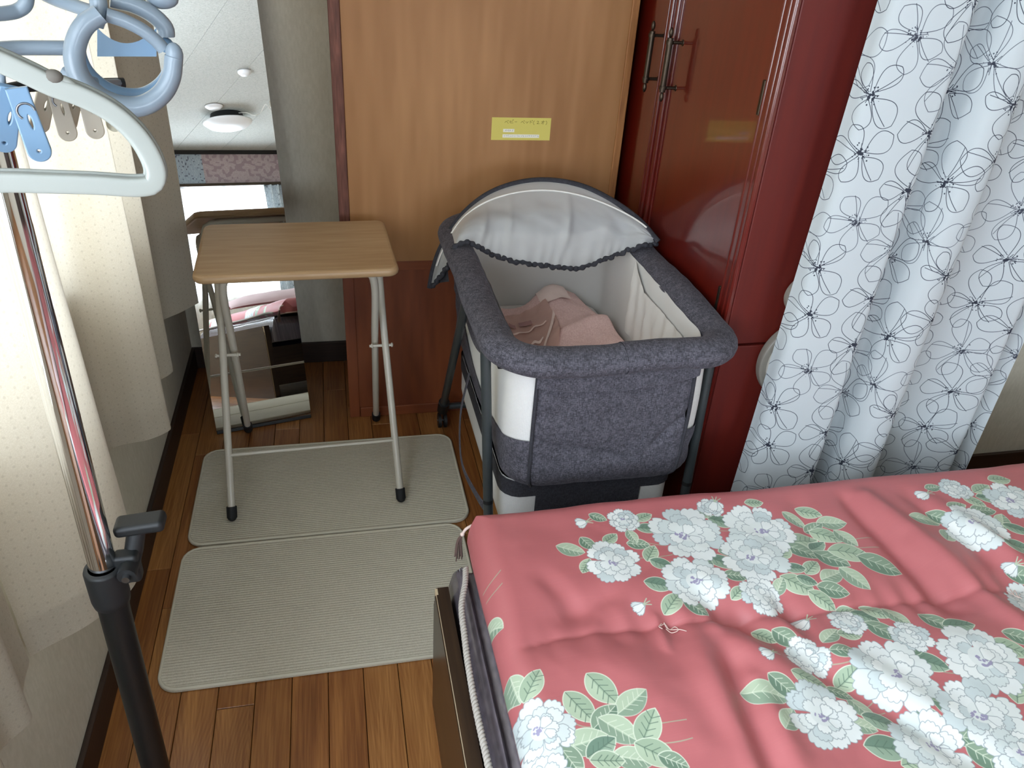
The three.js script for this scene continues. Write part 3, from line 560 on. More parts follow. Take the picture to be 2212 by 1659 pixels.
  // lining
  const lin = (s, y) => { const p = outline(0.206, 0.376, 0.07)(s); p.y = y; return p; };
  part(t, 'lining', grid(160, 8, (u, v) => { const p = lin(u, lerp(0.70, 0.40, v)); const w = (fbm(u * 30, v * 4, 88, 3) - 0.45) * 0.008; p.x += w; p.z += w; return p; }, (u, v) => [u * 2.3, v * 0.3]), mat.lining);
  part(t, 'lining_flap', grid(60, 10, (u, v) => { const s = lerp(0.115, 0.285, u); const p = lin(s, lerp(lerp(0.655, 0.70, sstep(0.75, 1, u)), 0.50, v)); p.x += -0.008 - 0.003 * Math.sin(u * 40) * Math.sin(v * 3) - (fbm(u * 12, v * 5, 91, 3) - 0.45) * 0.01; return p; }, (u, v) => [u * 0.4, v * 0.2]), mat.flap, 'white crinkled inner flap');
  const mg = slab((() => { const s = new THREE.Shape(); Array.from({ length: 60 }, (_, i) => outline(0.198, 0.368, 0.06)(i / 60)).forEach((p, i) => (i ? s.lineTo(p.x, -p.z) : s.moveTo(p.x, -p.z))); return s; })(), 0.385, 0.45, 0.012);
  part(t, 'mattress_pad', metreUV(mg), mat.padWhite);
  // stand
  for (const s of [-1, 1]) {
    const X = (x) => cx + s * x;
    const top1 = V(X(0.262), 0.672, -1.405), bot1 = V(X(0.238), 0.062, -1.335), top2 = V(X(0.262), 0.672, -1.645), bot2 = V(X(0.25), 0.075, -2.085);
    const l1 = part(t, 'leg', sweep([top1, top1.clone().lerp(bot1, 0.5), bot1], 0.0115, { segs: 10 }), mat.legMetal);
    part(l1, 'ring_joint', bar(top1.clone().lerp(bot1, 0.62), top1.clone().lerp(bot1, 0.635), 0.0122), mat.plasticBlack);
    const l2 = part(t, 'leg', sweep([top2, top2.clone().lerp(bot2, 0.5), bot2], 0.0115, { segs: 10 }), mat.legMetal);
    part(l1, 'bracket', merge(box(X(0.225) - 0.012, X(0.225) + 0.03, 0.625, 0.645, -1.415, -1.385, 0.003)), mat.plasticBlack);
    for (const [p, l] of [[bot1, l1], [bot2, l2]]) {
      part(l, 'socket', merge(bar(V(p.x, p.y - 0.006, p.z), V(p.x, p.y + 0.042, p.z + (p === bot2 ? 0.03 : -0.004)), 0.018)), mat.plasticBlack);
      const c = part(l, 'caster', merge(bar(V(p.x - 0.014, 0.0255, p.z - 0.006), V(p.x - 0.004, 0.0255, p.z - 0.006), 0.0245, { radial: 20 }), bar(V(p.x + 0.004, 0.0255, p.z - 0.006), V(p.x + 0.014, 0.0255, p.z - 0.006), 0.0245, { radial: 20 })), mat.plasticBlack, 'black twin caster');
      part(c, 'axle', bar(V(p.x - 0.016, 0.0255, p.z - 0.006), V(p.x + 0.016, 0.0255, p.z - 0.006), 0.004), mat.steel);
    }
  }
  part(t, 'rear_crossbar', bar(V(cx - 0.25, 0.085, -2.08), V(cx + 0.25, 0.085, -2.08), 0.0105), mat.legMetal);
  part(t, 'front_crossbar', bar(V(cx - 0.238, 0.085, -1.338), V(cx + 0.238, 0.085, -1.338), 0.0105), mat.legMetal);
  // storage basket hanging below the tub
  const bk = (s, y, e = 0) => { const p = outline(0.212 - e, 0.325 - e, 0.05)(s); p.y = y + 0.0; return p; };
  const basket = part(t, 'storage_basket', merge(grid(120, 6, (u, v) => bk(u, lerp(0.336, 0.165, v), v > 0.8 ? (v - 0.8) * 0.15 : 0), (u, v) => [u * 2, v * 0.2])), mat.meshWhite, 'white net storage basket');
  part(basket, 'basket_floor', box(cx - 0.182, cx + 0.182, 0.16, 0.168, cz - 0.295, cz + 0.295, 0.003), mat.heatherDark);
  part(basket, 'front_pocket', grid(30, 10, (u, v) => { const p = bk(lerp(1 - 0.064, 1 + 0.06, u), lerp(0.33, 0.168, v), -0.004); return p; }, (u, v) => [u * 0.25, v * 0.2]), mat.heatherDark, 'black front of the basket');
  part(basket, 'top_band', grid(120, 4, (u, v) => bk(u, lerp(0.336, 0.29, v), -0.003), (u, v) => [u * 2, v * 0.05]), mat.heatherDark);
  part(basket, 'bottom_piping', sweep(Array.from({ length: 80 }, (_, i) => bk(i / 80, 0.168, 0.028)), 0.005, { closed: true, radial: 8, segs: 160 }), mat.heather);
  part(basket, 'strap', sweep([V(cx - 0.235, 0.42, -1.72), V(cx - 0.262, 0.32, -1.68), V(cx - 0.268, 0.22, -1.6), V(cx - 0.245, 0.19, -1.5), V(cx - 0.23, 0.2, -1.42)], 0.013, { radial: 8, sx: 1, sy: 0.12, up: V(1, 0, 0) }), mat.heather);
  // canopy
  const hoop = [[928, 622, -1.965], [935, 585, -1.972], [950, 540, -1.98], [985, 480, -1.985], [1040, 428, -1.985], [1100, 400, -1.98], [1170, 389, -1.97], [1250, 400, -1.935], [1320, 432, -1.895], [1380, 475, -1.84], [1422, 522, -1.79]].map(([u, v, z]) => onZ(u, v, z));
  const elas = [onZ(934, 617, -1.945), onZ(957, 588, -1.925), onZ(975, 560, -1.88), onY(986, 527, 0.735), onY(1015, 523, 0.737), onZ(1060, 546, -1.845), onZ(1110, 562, -1.835), onZ(1180, 572, -1.83), onZ(1250, 577, -1.83), onZ(1295, 562, -1.83), onZ(1340, 545, -1.83), onY(1385, 530, 0.733), onY(1420, 524, 0.735)];
  const hc = new THREE.CatmullRomCurve3(hoop, false, 'centripetal'), ec = new THREE.CatmullRomCurve3(elas, false, 'centripetal');
  const can = part(t, 'canopy', grid(140, 26, (u, v) => {
    const a = hc.getPointAt(u), b = ec.getPointAt(u), k = Math.sin(Math.PI * u);
    const p = a.clone().lerp(b, v); const s = Math.sin(Math.PI * v);
    p.z += (0.045 * k) * s; p.y += 0.02 * k * s;
    const folds = (0.010 * Math.exp(-Math.pow((u - 0.36) / 0.012, 2)) + 0.008 * Math.exp(-Math.pow((u - 0.45) / 0.01, 2)) + 0.010 * Math.exp(-Math.pow((u - 0.64) / 0.012, 2))) * Math.sin(Math.PI * clamp(v * 1.1));
    const ruff = 0.0035 * Math.pow(v, 7) * Math.sin(u * 150 + 2 * Math.sin(u * 31)) + (fbm(u * 7, v * 4, 120, 3) - 0.45) * 0.022 * s;
    p.z += folds + ruff; p.y += ruff * 0.7; return p;
  }, (u, v) => [u * 0.8, v * 0.2]), mat.canopyNet, 'white see-through net canopy');
  part(can, 'hoop', sweep(hoop, 0.0075, { segs: 90, radial: 10 }), mat.heatherDark, 'dark grey bound hoop');
  const ruffle = Array.from({ length: 160 }, (_, i) => { const u = i / 159, p = ec.getPointAt(u); p.y += 0.0022 * Math.sin(u * 150 + 2 * Math.sin(u * 31)) - 0.002; p.z += 0.0025 * Math.sin(u * 133) + 0.002; return p; });
  part(can, 'elastic_edge', sweep(ruffle, (q) => 0.0062 + 0.0016 * Math.sin(q * 300), { segs: 420, radial: 8 }), mat.heatherDark, 'dark gathered elastic edge');
  part(can, 'inner_seam', sweep(Array.from({ length: 40 }, (_, i) => { const u = lerp(0.08, 0.93, i / 39), a = hc.getPointAt(u), b = ec.getPointAt(u); const p = a.lerp(b, 0.13); p.z += 0.02; p.y += 0.008; return p; }), 0.0025, { radial: 6, segs: 80 }), mat.flap);
  // canopy back falling from the hoop to the rear rim, and the dark wing hanging outside the rim
  part(can, 'canopy_back', grid(80, 14, (u, v) => {
    const q = lerp(0.13, 1, u), a = hc.getPointAt(q), w = Math.PI * (1 - q), b = V(cx + 0.262 * Math.cos(w), 0.71, -1.93 - 0.17 * Math.pow(Math.sin(w), 0.6));
    const p = a.lerp(b, v); p.z -= 0.04 * Math.sin(Math.PI * v) * Math.sin(Math.PI * q); p.z = Math.max(p.z, -2.165); p.x = Math.min(p.x, 0.842); return p;
  }, (u, v) => [u * 0.8, v * 0.2]), mat.canopyNet);
  part(can, 'wing', grid(16, 8, (u, v) => { const a = hc.getPointAt(u * 0.2), b = V(lerp(0.29, 0.285, u), lerp(0.60, 0.70, u), lerp(-1.90, -1.99, u)); const p = a.lerp(b, v); p.z -= 0.01 * Math.sin(3.14 * v); return p; }, (u, v) => [u * 0.2, v * 0.1]), mat.heatherDark, 'dark grey side wing');
  // contents
  const y0 = 0.4525;
  const towel = (u, v) => {
    const l = 0.368 + 0.012 * Math.sin(v * 7), r = 0.748 - 0.05 * sstep(0.55, 1, v) + 0.007 * Math.sin(v * 5 + 1), x = lerp(l, r, u), z = lerp(-1.39, -2.02 + 0.03 * Math.sin(u * 6), v);
    let h = 0.012 + 0.03 * sstep(0.3, 0.85, u) + 0.03 * fbm(u * 4 + 1, v * 6, 131, 4) * Math.pow(Math.sin(Math.PI * clamp(u * 0.9 + 0.08)), 0.4);
    h += 0.022 * Math.exp(-Math.pow((v - 0.42 - 0.25 * u) / 0.05, 2)) * sstep(0.3, 0.6, u) + 0.018 * Math.exp(-Math.pow((u - 0.72) / 0.16, 2) - Math.pow((v - 0.93) / 0.07, 2)) + 0.05 * Math.exp(-Math.pow((u - 0.03) / 0.09, 2) - Math.pow((v - 0.88) / 0.1, 2));
    h *= sstep(0, 0.05, u) * sstep(0, 0.04, 1 - u) * sstep(0, 0.04, 1 - v) * 0.9 + 0.1;
    return V(x, y0 + h, z);
  };
  const tw = thing('pink_blanket', 'crumpled pink towelling blanket lying inside the bassinet', 'blanket');
  part(tw, 'cloth', grid(90, 110, towel, (u, v) => [u * 0.4, v * 0.6]), mat.pinkCloth);
  part(tw, 'bound_edge', sweep(Array.from({ length: 50 }, (_, i) => { const v = lerp(0.02, 0.97, i / 49), p = towel(0.985, v); p.y += 0.003; return p; }), 0.005, { radial: 8, segs: 120 }), mat.pinkCloth);
  part(tw, 'inner_fold', grid(20, 14, (u, v) => { const p = towel(lerp(0.58, 0.84, u), lerp(0.84, 0.97, v)); p.y += 0.006; return p; }), mat.palePink, 'pale lining turned up');
  const nb = thing('net_bag', 'sheer pinkish net bag with white bands on the pink blanket', 'bag');
  const bag = (u, v) => { const p = towel(lerp(0.06, 0.62 - 0.35 * Math.pow(1 - v, 2), u), lerp(0.28, 0.86, v)); p.y += 0.006 + 0.012 * fbm(u * 6, v * 8, 141, 3); return p; };
  part(nb, 'net', grid(40, 40, bag, (u, v) => [u * 0.2, v * 0.3]), mat.pinkNet);
  const ribbon = (a, b, wv, w, n = 40) => grid(n, 3, (u, v) => { const q = a[0] + (b[0] - a[0]) * u, k = a[1] + (b[1] - a[1]) * u + wv * Math.sin(u * 26) + (v - 0.5) * w; const p = bag(q, k); p.y += 0.004; return p; });
  part(nb, 'zigzag_band', ribbon([0.02, 0.62], [0.85, 0.70], 0.012, 0.02), mat.palePink); part(nb, 'zigzag_band', ribbon([0.1, 0.45], [0.75, 0.50], 0.014, 0.025), mat.palePink);
  part(nb, 'strap', merge(ribbon([0.02, 0.40], [0.55, 0.08], 0, 0.05), ribbon([0.55, 0.08], [1.0, 0.78], 0, 0.07)), mat.palePink, 'pale strap');
  for (const [a, b, w] of [[[0.1, 0.78], [0.28, 0.80], 0.05], [[0.34, 0.80], [0.42, 0.76], 0.06], [[0.48, 0.80], [0.66, 0.78], 0.06]]) part(nb, 'printed_patch', ribbon(a, b, 0, w, 8), mat.mauve, 'mauve patch');
}
console.log('bassinet');
// ───────── bed ─────────
const BED = { x0: 0.145, x1: 2.3, z0: -1.06, z1: 0.34 };
{
  const t = thing('bed_frame', 'dark brown wooden bed frame with a chipped footboard', 'bed');
  const s = new THREE.Shape();   // dark veneered top board seen from the foot; u = -z, v = y
  const zf = -BED.z0;
  s.moveTo(-BED.z1, 0); s.lineTo(zf, 0); s.lineTo(zf, 0.300); s.lineTo(zf - 0.006, 0.302); s.lineTo(zf - 0.004, 0.312); s.lineTo(zf - 0.012, 0.318); s.lineTo(zf - 0.010, 0.330); s.lineTo(zf - 0.018, 0.3405); s.lineTo(-BED.z1, 0.3405); s.closePath();
  const ven = (x, d) => { const g = new THREE.ExtrudeGeometry(s, { depth: d, bevelEnabled: false }); g.rotateY(Math.PI / 2); g.translate(x, 0, 0); return g; };
  const fb = part(t, 'footboard', metreUV(box(BED.x0 + 0.0018, 0.1715, 0, 0.34, BED.z0, BED.z1, 0), 'z'), mat.rawWood, 'pale chipboard core showing where veneer is chipped');
  part(fb, 'face_veneer', metreUV(ven(BED.x0, 0.0015), 'z'), mat.bedVeneer, 'brown glossy face veneer');
  part(fb, 'top_veneer', merge(box(BED.x0 + 0.003, 0.1725, 0.3402, 0.3422, BED.z0 + 0.018, BED.z1, 0, 'z'), box(BED.x0 + 0.0065, 0.1725, 0.3402, 0.3422, BED.z0, BED.z0 + 0.018, 0, 'z'), box(BED.x0 + 0.004, 0.1725, 0.0, 0.3402, BED.z0 - 0.0015, BED.z0 - 0.0001, 0, 'y'), box(0.1716, 0.1725, 0, 0.3402, BED.z0, BED.z1, 0, 'z')), mat.bedDark, 'dark brown edge veneer');
  part(t, 'side_rail', box(0.173, BED.x1, 0.06, 0.24, BED.z0 + 0.005, BED.z0 + 0.03, 0.002, 'x'), mat.bedDark);
  part(t, 'side_rail', box(0.173, BED.x1, 0.06, 0.24, BED.z1 - 0.03, BED.z1 - 0.005, 0.002, 'x'), mat.bedDark);
  part(t, 'headboard', box(BED.x1, BED.x1 + 0.04, 0, 0.8, BED.z0, BED.z1, 0.004, 'z'), mat.bedDark);
  for (let k = 0; k < 8; k++) part(t, 'slat', box(0.22 + k * 0.27, 0.30 + k * 0.27, 0.10, 0.118, BED.z0 + 0.03, BED.z1 - 0.03, 0.002, 'z'), mat.rawWood);
  const m = solo('mattress', box(0.176, BED.x1 - 0.002, 0.1185, 0.262, BED.z0 + 0.033, BED.z1 - 0.033, 0.03), M({ color: 0x2a3350, roughness: 0.9 }), 'navy mattress set in the dark bed frame', 'mattress');
}
{ // satin underquilt
  const t = thing('satin_underquilt', 'grey satin quilted pad with rope piping under the red comforter', 'bedding');
  const x0 = 0.174, x1 = 2.28, z0 = -1.10, z1 = 0.3, yb = 0.264, yt = 0.392;
  const g = grid(220, 120, (u, v) => {
    const uu = Math.pow(u, 1.9), x = lerp(x0, x1, uu), z = lerp(z0, z1, v);
    const dx = Math.min(x - x0, x1 - x), dz = Math.min(z - z0, z1 - z), r = 0.055;
    const e = (d) => Math.sqrt(Math.max(0, 1 - Math.pow(1 - clamp(d / r), 2)));
    let y = yb + (yt - 0.018 * sstep(0.196, 0.212, x) - yb) * Math.min(e(dx), e(dz));
    const k = 1 - sstep(0.204, 0.212, x);
    const wz = 0.004 * (fbm(z * 3, 2, 151, 3) - 0.45), rd = (c, w) => Math.exp(-Math.pow((x - c - wz) / w, 2)) * (0.6 + 0.8 * fbm(z * 4, c * 90, 157, 3));
    y += e(dz) * k * (0.013 * rd(0.1895, 0.0045) + 0.012 * rd(0.2015, 0.0038) + 0.004 * (fbm(z * 14, x * 90, 153, 3) - 0.45));
    return V(x, y, z);
  }, (u, v, p) => [p.x, p.z]);
  part(t, 'quilt', g, mat.satin);
  part(t, 'underside', box(x0 + 0.002, x1 - 0.002, yb - 0.001, yb + 0.004, z0 + 0.002, z1 - 0.002, 0), mat.satin);
  // rope piping: a spiral cord
  const P = [V(0.203, 0.396, -1.05), onY(1005, 1258, 0.40), onY(997, 1310, 0.398), onY(1003, 1370, 0.396), onY(1012, 1440, 0.394), onY(1026, 1520, 0.392), onY(1043, 1600, 0.392), onY(1056, 1659, 0.392)];
  const last = P[P.length - 1]; P.push(V(last.x - 0.003, 0.392, last.z + 0.15), V(last.x - 0.003, 0.392, 0.25));
  const cv = new THREE.CatmullRomCurve3(P, false, 'centripetal'), L = cv.getLength(), n = Math.round(L / 0.006);
  const strands = [0, 1].map((q) => sweep(Array.from({ length: n * 6 }, (_, i) => { const s = i / (n * 6 - 1), a = s * n * Math.PI * 0.9 + q * Math.PI, p = cv.getPointAt(s); return p.add(V(Math.cos(a) * 0.0026, Math.sin(a) * 0.0026, 0)); }), 0.0034, { radial: 6, segs: n * 6 }));
  part(t, 'rope_piping', merge(strands), mat.rope, 'twisted beige rope piping');
}
// ───────── floral comforter ─────────
{
  const t = thing('floral_comforter', 'coral red satin comforter printed with white peonies', 'comforter');
  const X0 = 0.217, X1 = 2.25, Z0 = -1.163, Z1 = 0.29, YB = 0.392, YT = 0.452;
  // print tile
  const TX0 = 0.16, TX1 = 1.60, TZ0 = -1.19, TZ1 = -0.29, TW = 2048, TH = 1280, S = TW / (TX1 - TX0);
  const at = (u, v) => { const p = onY(u, v, 0.447); return [(p.x - TX0) * S, (p.z - TZ0) * TH / (TZ1 - TZ0), p]; };
  const R = (u, v, r) => { const a = at(u, v), b = at(u + r, v); return Math.abs(b[0] - a[0]); };
  const tex = canvasTex(TW, TH, (g) => {
    g.fillStyle = '#ba6a6d'; g.fillRect(0, 0, TW, TH);
    seed = 11; for (let k = 0; k < 2600; k++) { g.fillStyle = `rgba(${rnd() > 0.5 ? '225,130,134' : '176,84,90'},0.05)`; g.fillRect(rr(0, TW), rr(0, TH), rr(30, 200), rr(1, 2)); }
    const leaf = (u, v, l, ang, tone) => {
      const [x, y] = at(u, v), r = R(u, v, l) * 1.14; g.save(); g.translate(x, y); g.rotate(ang);
      const F = ['#9fb39a', '#869c86', '#6f8a78', '#b4c5ab'][tone % 4], E = '#d3dbc8', D = '#5d7565';
      g.beginPath(); g.moveTo(-r, 0); g.bezierCurveTo(-r * 0.6, -r * 0.8, r * 0.4, -r * 0.82, r, 0); g.bezierCurveTo(r * 0.4, r * 0.82, -r * 0.6, r * 0.8, -r, 0);
      g.fillStyle = F; g.fill(); g.lineWidth = 2.2; g.strokeStyle = E; g.stroke();
      g.save(); g.clip(); g.fillStyle = tone % 2 ? 'rgba(60,92,76,0.35)' : 'rgba(214,226,200,0.35)'; g.beginPath(); g.moveTo(-r, 0); g.bezierCurveTo(-r * 0.4, r * 0.1, r * 0.4, r * 0.1, r, 0); g.lineTo(r, r); g.lineTo(-r, r); g.fill(); g.restore();
      g.lineWidth = 1.4; g.strokeStyle = tone % 2 ? E : D; g.beginPath(); g.moveTo(-r * 0.95, 0); g.lineTo(r * 0.9, 0);
      for (const q of [-0.55, -0.2, 0.15, 0.45]) { g.moveTo(q * r, 0); g.lineTo((q + 0.28) * r, -r * 0.34); g.moveTo(q * r, 0); g.lineTo((q + 0.28) * r, r * 0.34); }
      g.stroke(); g.restore();
    };
    const stem = (u0, v0, u1, v1) => { const a = at(u0, v0), b = at(u1, v1); g.strokeStyle = '#a9a58e'; g.lineWidth = 2.6; g.beginPath(); g.moveTo(a[0], a[1]); g.quadraticCurveTo((a[0] + b[0]) / 2, (a[1] + b[1]) / 2 + 8, b[0], b[1]); g.stroke(); };
    const petal = (x, y, r, ang, spread, fill) => {
      // scalloped fan
      g.save(); g.translate(x, y); g.rotate(ang); g.beginPath(); g.moveTo(-r * 0.18, 0); g.lineTo(-r * spread * 0.8, r * 0.62);
      const n = 4; let px = -r * spread * 0.8, py = r * 0.62;
      for (let i = 1; i <= n; i++) { const q = -spread * 0.8 + spread * 1.6 * i / n, nx = q * r, ny = r * (1.0 - 0.38 * Math.pow(Math.abs(q / spread / 0.8), 2)); g.quadraticCurveTo((px + nx) / 2 + (px + nx) * 0.10, Math.max(py, ny) + r * 0.16, nx, ny); px = nx; py = ny; }
      g.lineTo(r * 0.18, 0); g.closePath(); g.fillStyle = fill; g.fill(); g.strokeStyle = '#98a2a6'; g.lineWidth = 1.5; g.stroke(); g.restore();
    };
    const peony = (u, v, rad, s, lilac = true) => {
      const [x, y] = at(u, v), r = R(u, v, rad) * (rad > 80 ? 0.98 : 1.1); seed = 900 + s * 17;
      const W = ['#dfe5e3', '#e8ecea', '#d3dcdb', '#e2e7e6', '#c9d4d5'];
      const ring = (n, r0, rl, sp, off) => { const order = Array.from({ length: n }, (_, i) => i); for (const i of order) { const a = i / n * 6.283 + off + rr(-0.12, 0.12); petal(x - Math.sin(a) * r0, y + Math.cos(a) * r0, rl * rr(0.9, 1.08), a, sp, W[Math.floor(rnd() * 5)]); } };
      ring(8, r * 0.34, r * 0.66, 0.62, rr(0, 1)); ring(7, r * 0.2, r * 0.55, 0.6, rr(0, 1)); ring(6, r * 0.1, r * 0.42, 0.58, rr(0, 1));
      g.fillStyle = '#dfe5e3'; g.beginPath(); g.arc(x, y, r * 0.3, 0, 7); g.fill(); const ox = x + rr(-0.15, 0.1) * r, oy = y + rr(-0.15, 0.1) * r;
      if (lilac) { g.fillStyle = '#9c97b4'; for (let k = 0; k < 14; k++) { g.beginPath(); const a = rr(0, 6.28), q = rr(0, r * 0.16); g.ellipse(ox + Math.cos(a) * q * 1.3, oy + Math.sin(a) * q, r * rr(0.02, 0.05), r * rr(0.02, 0.07), a, 0, 7); g.fill(); } }
      petal(ox + r * 0.1, oy - r * 0.02, r * 0.36, -2.4, 0.6, W[1]); petal(ox + r * 0.16, oy + r * 0.1, r * 0.32, -0.8, 0.6, W[3]);
    };
    const bud = (u, v, rad, ang, s) => { const [x, y] = at(u, v), r = R(u, v, rad); seed = 1500 + s * 7; for (const q of [-0.5, 0.5, 0]) petal(x, y - 0, r * 1.25, ang + q, 0.42, ['#dfe5e3', '#e8ecea', '#d3dcdb'][Math.round(q * 2 + 1)]); g.strokeStyle = '#b4c5ab'; g.lineWidth = 3; for (const q of [-0.5, 0, 0.5]) { g.beginPath(); g.moveTo(x, y); g.lineTo(x + Math.sin(ang + q) * r * 0.9, y - Math.cos(ang + q) * r * 0.9); g.stroke(); } };
    // leaves first, then flowers; all places read off the photograph onto the quilt's top
    const c3 = (u, v) => [900 + u * 0.3369, 1100 + v * 0.3369], c4 = (u, v) => [1500 + u * 0.3851, 1020 + v * 0.3851];
    const L3 = [[985, 265, 28, 0.5, 3], [1095, 230, 22, 1.2, 1], [1085, 370, 20, 2.2, 0], [1240, 195, 20, -0.6, 0], [1500, 290, 24, -0.9, 0], [1570, 360, 24, 0.7, 2], [1550, 490, 28, 0.4, 2], [1640, 600, 30, -0.7, 0], [1790, 620, 28, 0.9, 1], [1420, 230, 22, 0.3, 1], [1480, 130, 22, 0.2, 2], [1450, 60, 20, -0.3, 0], [1160, 60, 18, 0.6, 1], [1380, 180, 18, 1.4, 3],
      [635, 1120, 34, 1.5, 3], [740, 1130, 36, -0.9, 0], [1040, 1290, 42, 1.1, 0], [1180, 1180, 42, 1.1, 0], [1370, 1275, 40, -0.5, 3], [1200, 1360, 36, -0.6, 1], [1290, 1440, 44, 0.8, 3], [1475, 1430, 42, -0.9, 0], [1080, 1510, 46, -0.1, 3], [1180, 1550, 36, -0.4, 2], [1385, 1620, 40, 0.4, 3], [1530, 1590, 44, 0.7, 0], [980, 1620, 40, 1.2, 1], [1220, 1630, 34, 0.2, 0], [1640, 1640, 30, 0.6, 1], [490, 690, 26, 0.9, 3]];
    const L4 = [[640, 220, 24, 0.6, 0], [560, 260, 24, 0.9, 3], [770, 280, 28, 0.2, 3], [670, 300, 22, -0.3, 1], [740, 350, 30, 0.8, 0], [850, 365, 26, 1.2, 3], [610, 380, 34, -0.1, 0], [690, 405, 22, -0.4, 2], [600, 440, 32, 0.7, 1], [500, 450, 24, -0.9, 0], [770, 480, 34, 0.8, 1], [870, 450, 38, 0.4, 0], [1040, 510, 40, 0.7, 1], [655, 540, 24, -0.6, 0], [770, 580, 28, -0.3, 3], [900, 590, 32, 1.1, 3], [580, 630, 34, 0.8, 0], [780, 655, 30, 0.4, 1], [720, 705, 28, 0.9, 0], [560, 545, 22, 0.2, 2], [630, 610, 20, 0.6, 2], [480, 630, 20, -0.8, 3], [210, 440, 28, 0, 1], [160, 510, 30, 0.7, 2], [60, 530, 24, -0.8, 1], [230, 590, 24, 0.3, 1], [245, 680, 20, -0.5, 0], [150, 280, 26, 0.5, 2], [40, 240, 20, 0.3, 0], [330, 180, 18, 0.1, 0],
      [400, 895, 24, 0.9, 0], [515, 920, 28, 1.0, 1], [760, 920, 26, -0.5, 3], [870, 910, 24, 0.2, 0], [870, 760, 22, 0.3, 0], [960, 800, 26, 0.8, 2], [1020, 770, 28, 0.8, 0], [1135, 800, 28, 1.1, 3], [1060, 890, 34, 0.9, 1], [1360, 835, 32, 0.9, 1], [1480, 860, 30, 0.2, 2], [830, 1020, 26, 0.3, 1], [860, 1150, 32, -0.4, 0], [1315, 1075, 34, 0.7, 2], [1210, 990, 30, -0.1, 1], [390, 1270, 44, 0.4, 3], [490, 1230, 34, 1.0, 1], [640, 1180, 36, 0.5, 0], [520, 1415, 32, -0.8, 3], [940, 1320, 32, 1.2, 3], [1050, 1400, 36, 0.6, 2], [1340, 1410, 36, 1.2, 1], [1460, 1340, 44, 0.6, 1], [1080, 1555, 44, 0.3, 2], [930, 1425, 30, 0.6, 3], [1770, 1000, 34, 0.7, 0], [1820, 935, 30, 0.6, 1], [1800, 1230, 34, -0.9, 0], [1560, 1500, 32, 0.4, 1], [1640, 1600, 36, 1.0, 1], [820, 1230, 26, 0.5, 1], [1230, 1640, 28, 0, 0],
      [1290, 268, 28, 0.4, 3], [1370, 250, 22, 0.9, 1], [1460, 208, 20, 0, 0], [1420, 352, 24, -0.8, 0], [1720, 292, 24, -0.9, 3], [1800, 335, 24, 0.7, 2], [1800, 430, 28, 0.3, 2], [1610, 230, 24, 0.2, 1], [1640, 160, 22, 0.3, 2], [1600, 110, 22, -0.3, 0], [1330, 100, 16, 0, 1], [1700, 60, 22, 0.1, 0], [1840, 560, 26, 0.6, 1], [1560, 180, 20, 0.8, 0]];
    for (const [a, b, c, d] of [[1300, 1420, 1720, 1390], [1500, 1530, 1760, 1505], [430, 470, 540, 400], [450, 530, 550, 480], [1000, 1390, 1120, 1420], [1380, 200, 1600, 240], [1400, 320, 1640, 300]]) stem(...c3(a, b), ...c3(c, d));
    for (const [a, b, c, d] of [[800, 380, 1000, 355], [820, 420, 1040, 412], [130, 330, 250, 320], [880, 1350, 1010, 1270], [900, 1360, 1080, 1330], [740, 1070, 880, 1080], [1380, 1130, 1500, 1140]]) stem(...c4(a, b), ...c4(c, d));
    for (const [a, b, l, r, k] of L3) leaf(...c3(a, b), l, r, k);
    for (const [a, b, l, r, k] of L4) leaf(...c4(a, b), l, r, k);
    const PE = [[1348, 1127, 32, 1], [1535, 1099, 26, 2, false], [1324, 1215, 54, 3], [1642, 1143, 66, 4], [1483, 1154, 72, 5], [1627, 1205, 64, 6], [1502, 1256, 62, 7], [1646, 1286, 44, 8, false], [1746, 1417, 44, 9, false], [1831, 1340, 34, 10, false], [1966, 1376, 40, 11, false], [2116, 1428, 90, 12], [1931, 1459, 92, 13], [2116, 1545, 88, 14], [1773, 1550, 72, 15], [2012, 1609, 84, 16], [1170, 1578, 68, 17], [2101, 1143, 56, 18], [2189, 1089, 52, 19], [2062, 1063, 30, 20, false], [2205, 1640, 60, 21], [1180, 1690, 60, 22], [2250, 1300, 60, 23]];
    for (const [u, v, r, s, l] of PE) peony(u, v, r, s, l ?? true);
    for (const [u, v, r, a, s] of [[1265, 1130, 18, 1.4, 1], [1390, 1305, 21, 1.2, 2], [1662, 1424, 22, 1.3, 3], [1746, 1328, 24, 1.2, 4], [2000, 1071, 18, 1.4, 5], [2193, 1220, 20, 1.3, 6], [1543, 1088, 22, 0.6, 7]]) bud(u, v, r, a, s);
  }, { wrap: THREE.MirroredRepeatWrapping });
  mat.comforter = M({ map: tex, roughness: 0.48, sheen: 0.45, sheenRoughness: 0.35, sheenColor: new THREE.Color(0xd9a0a0) });
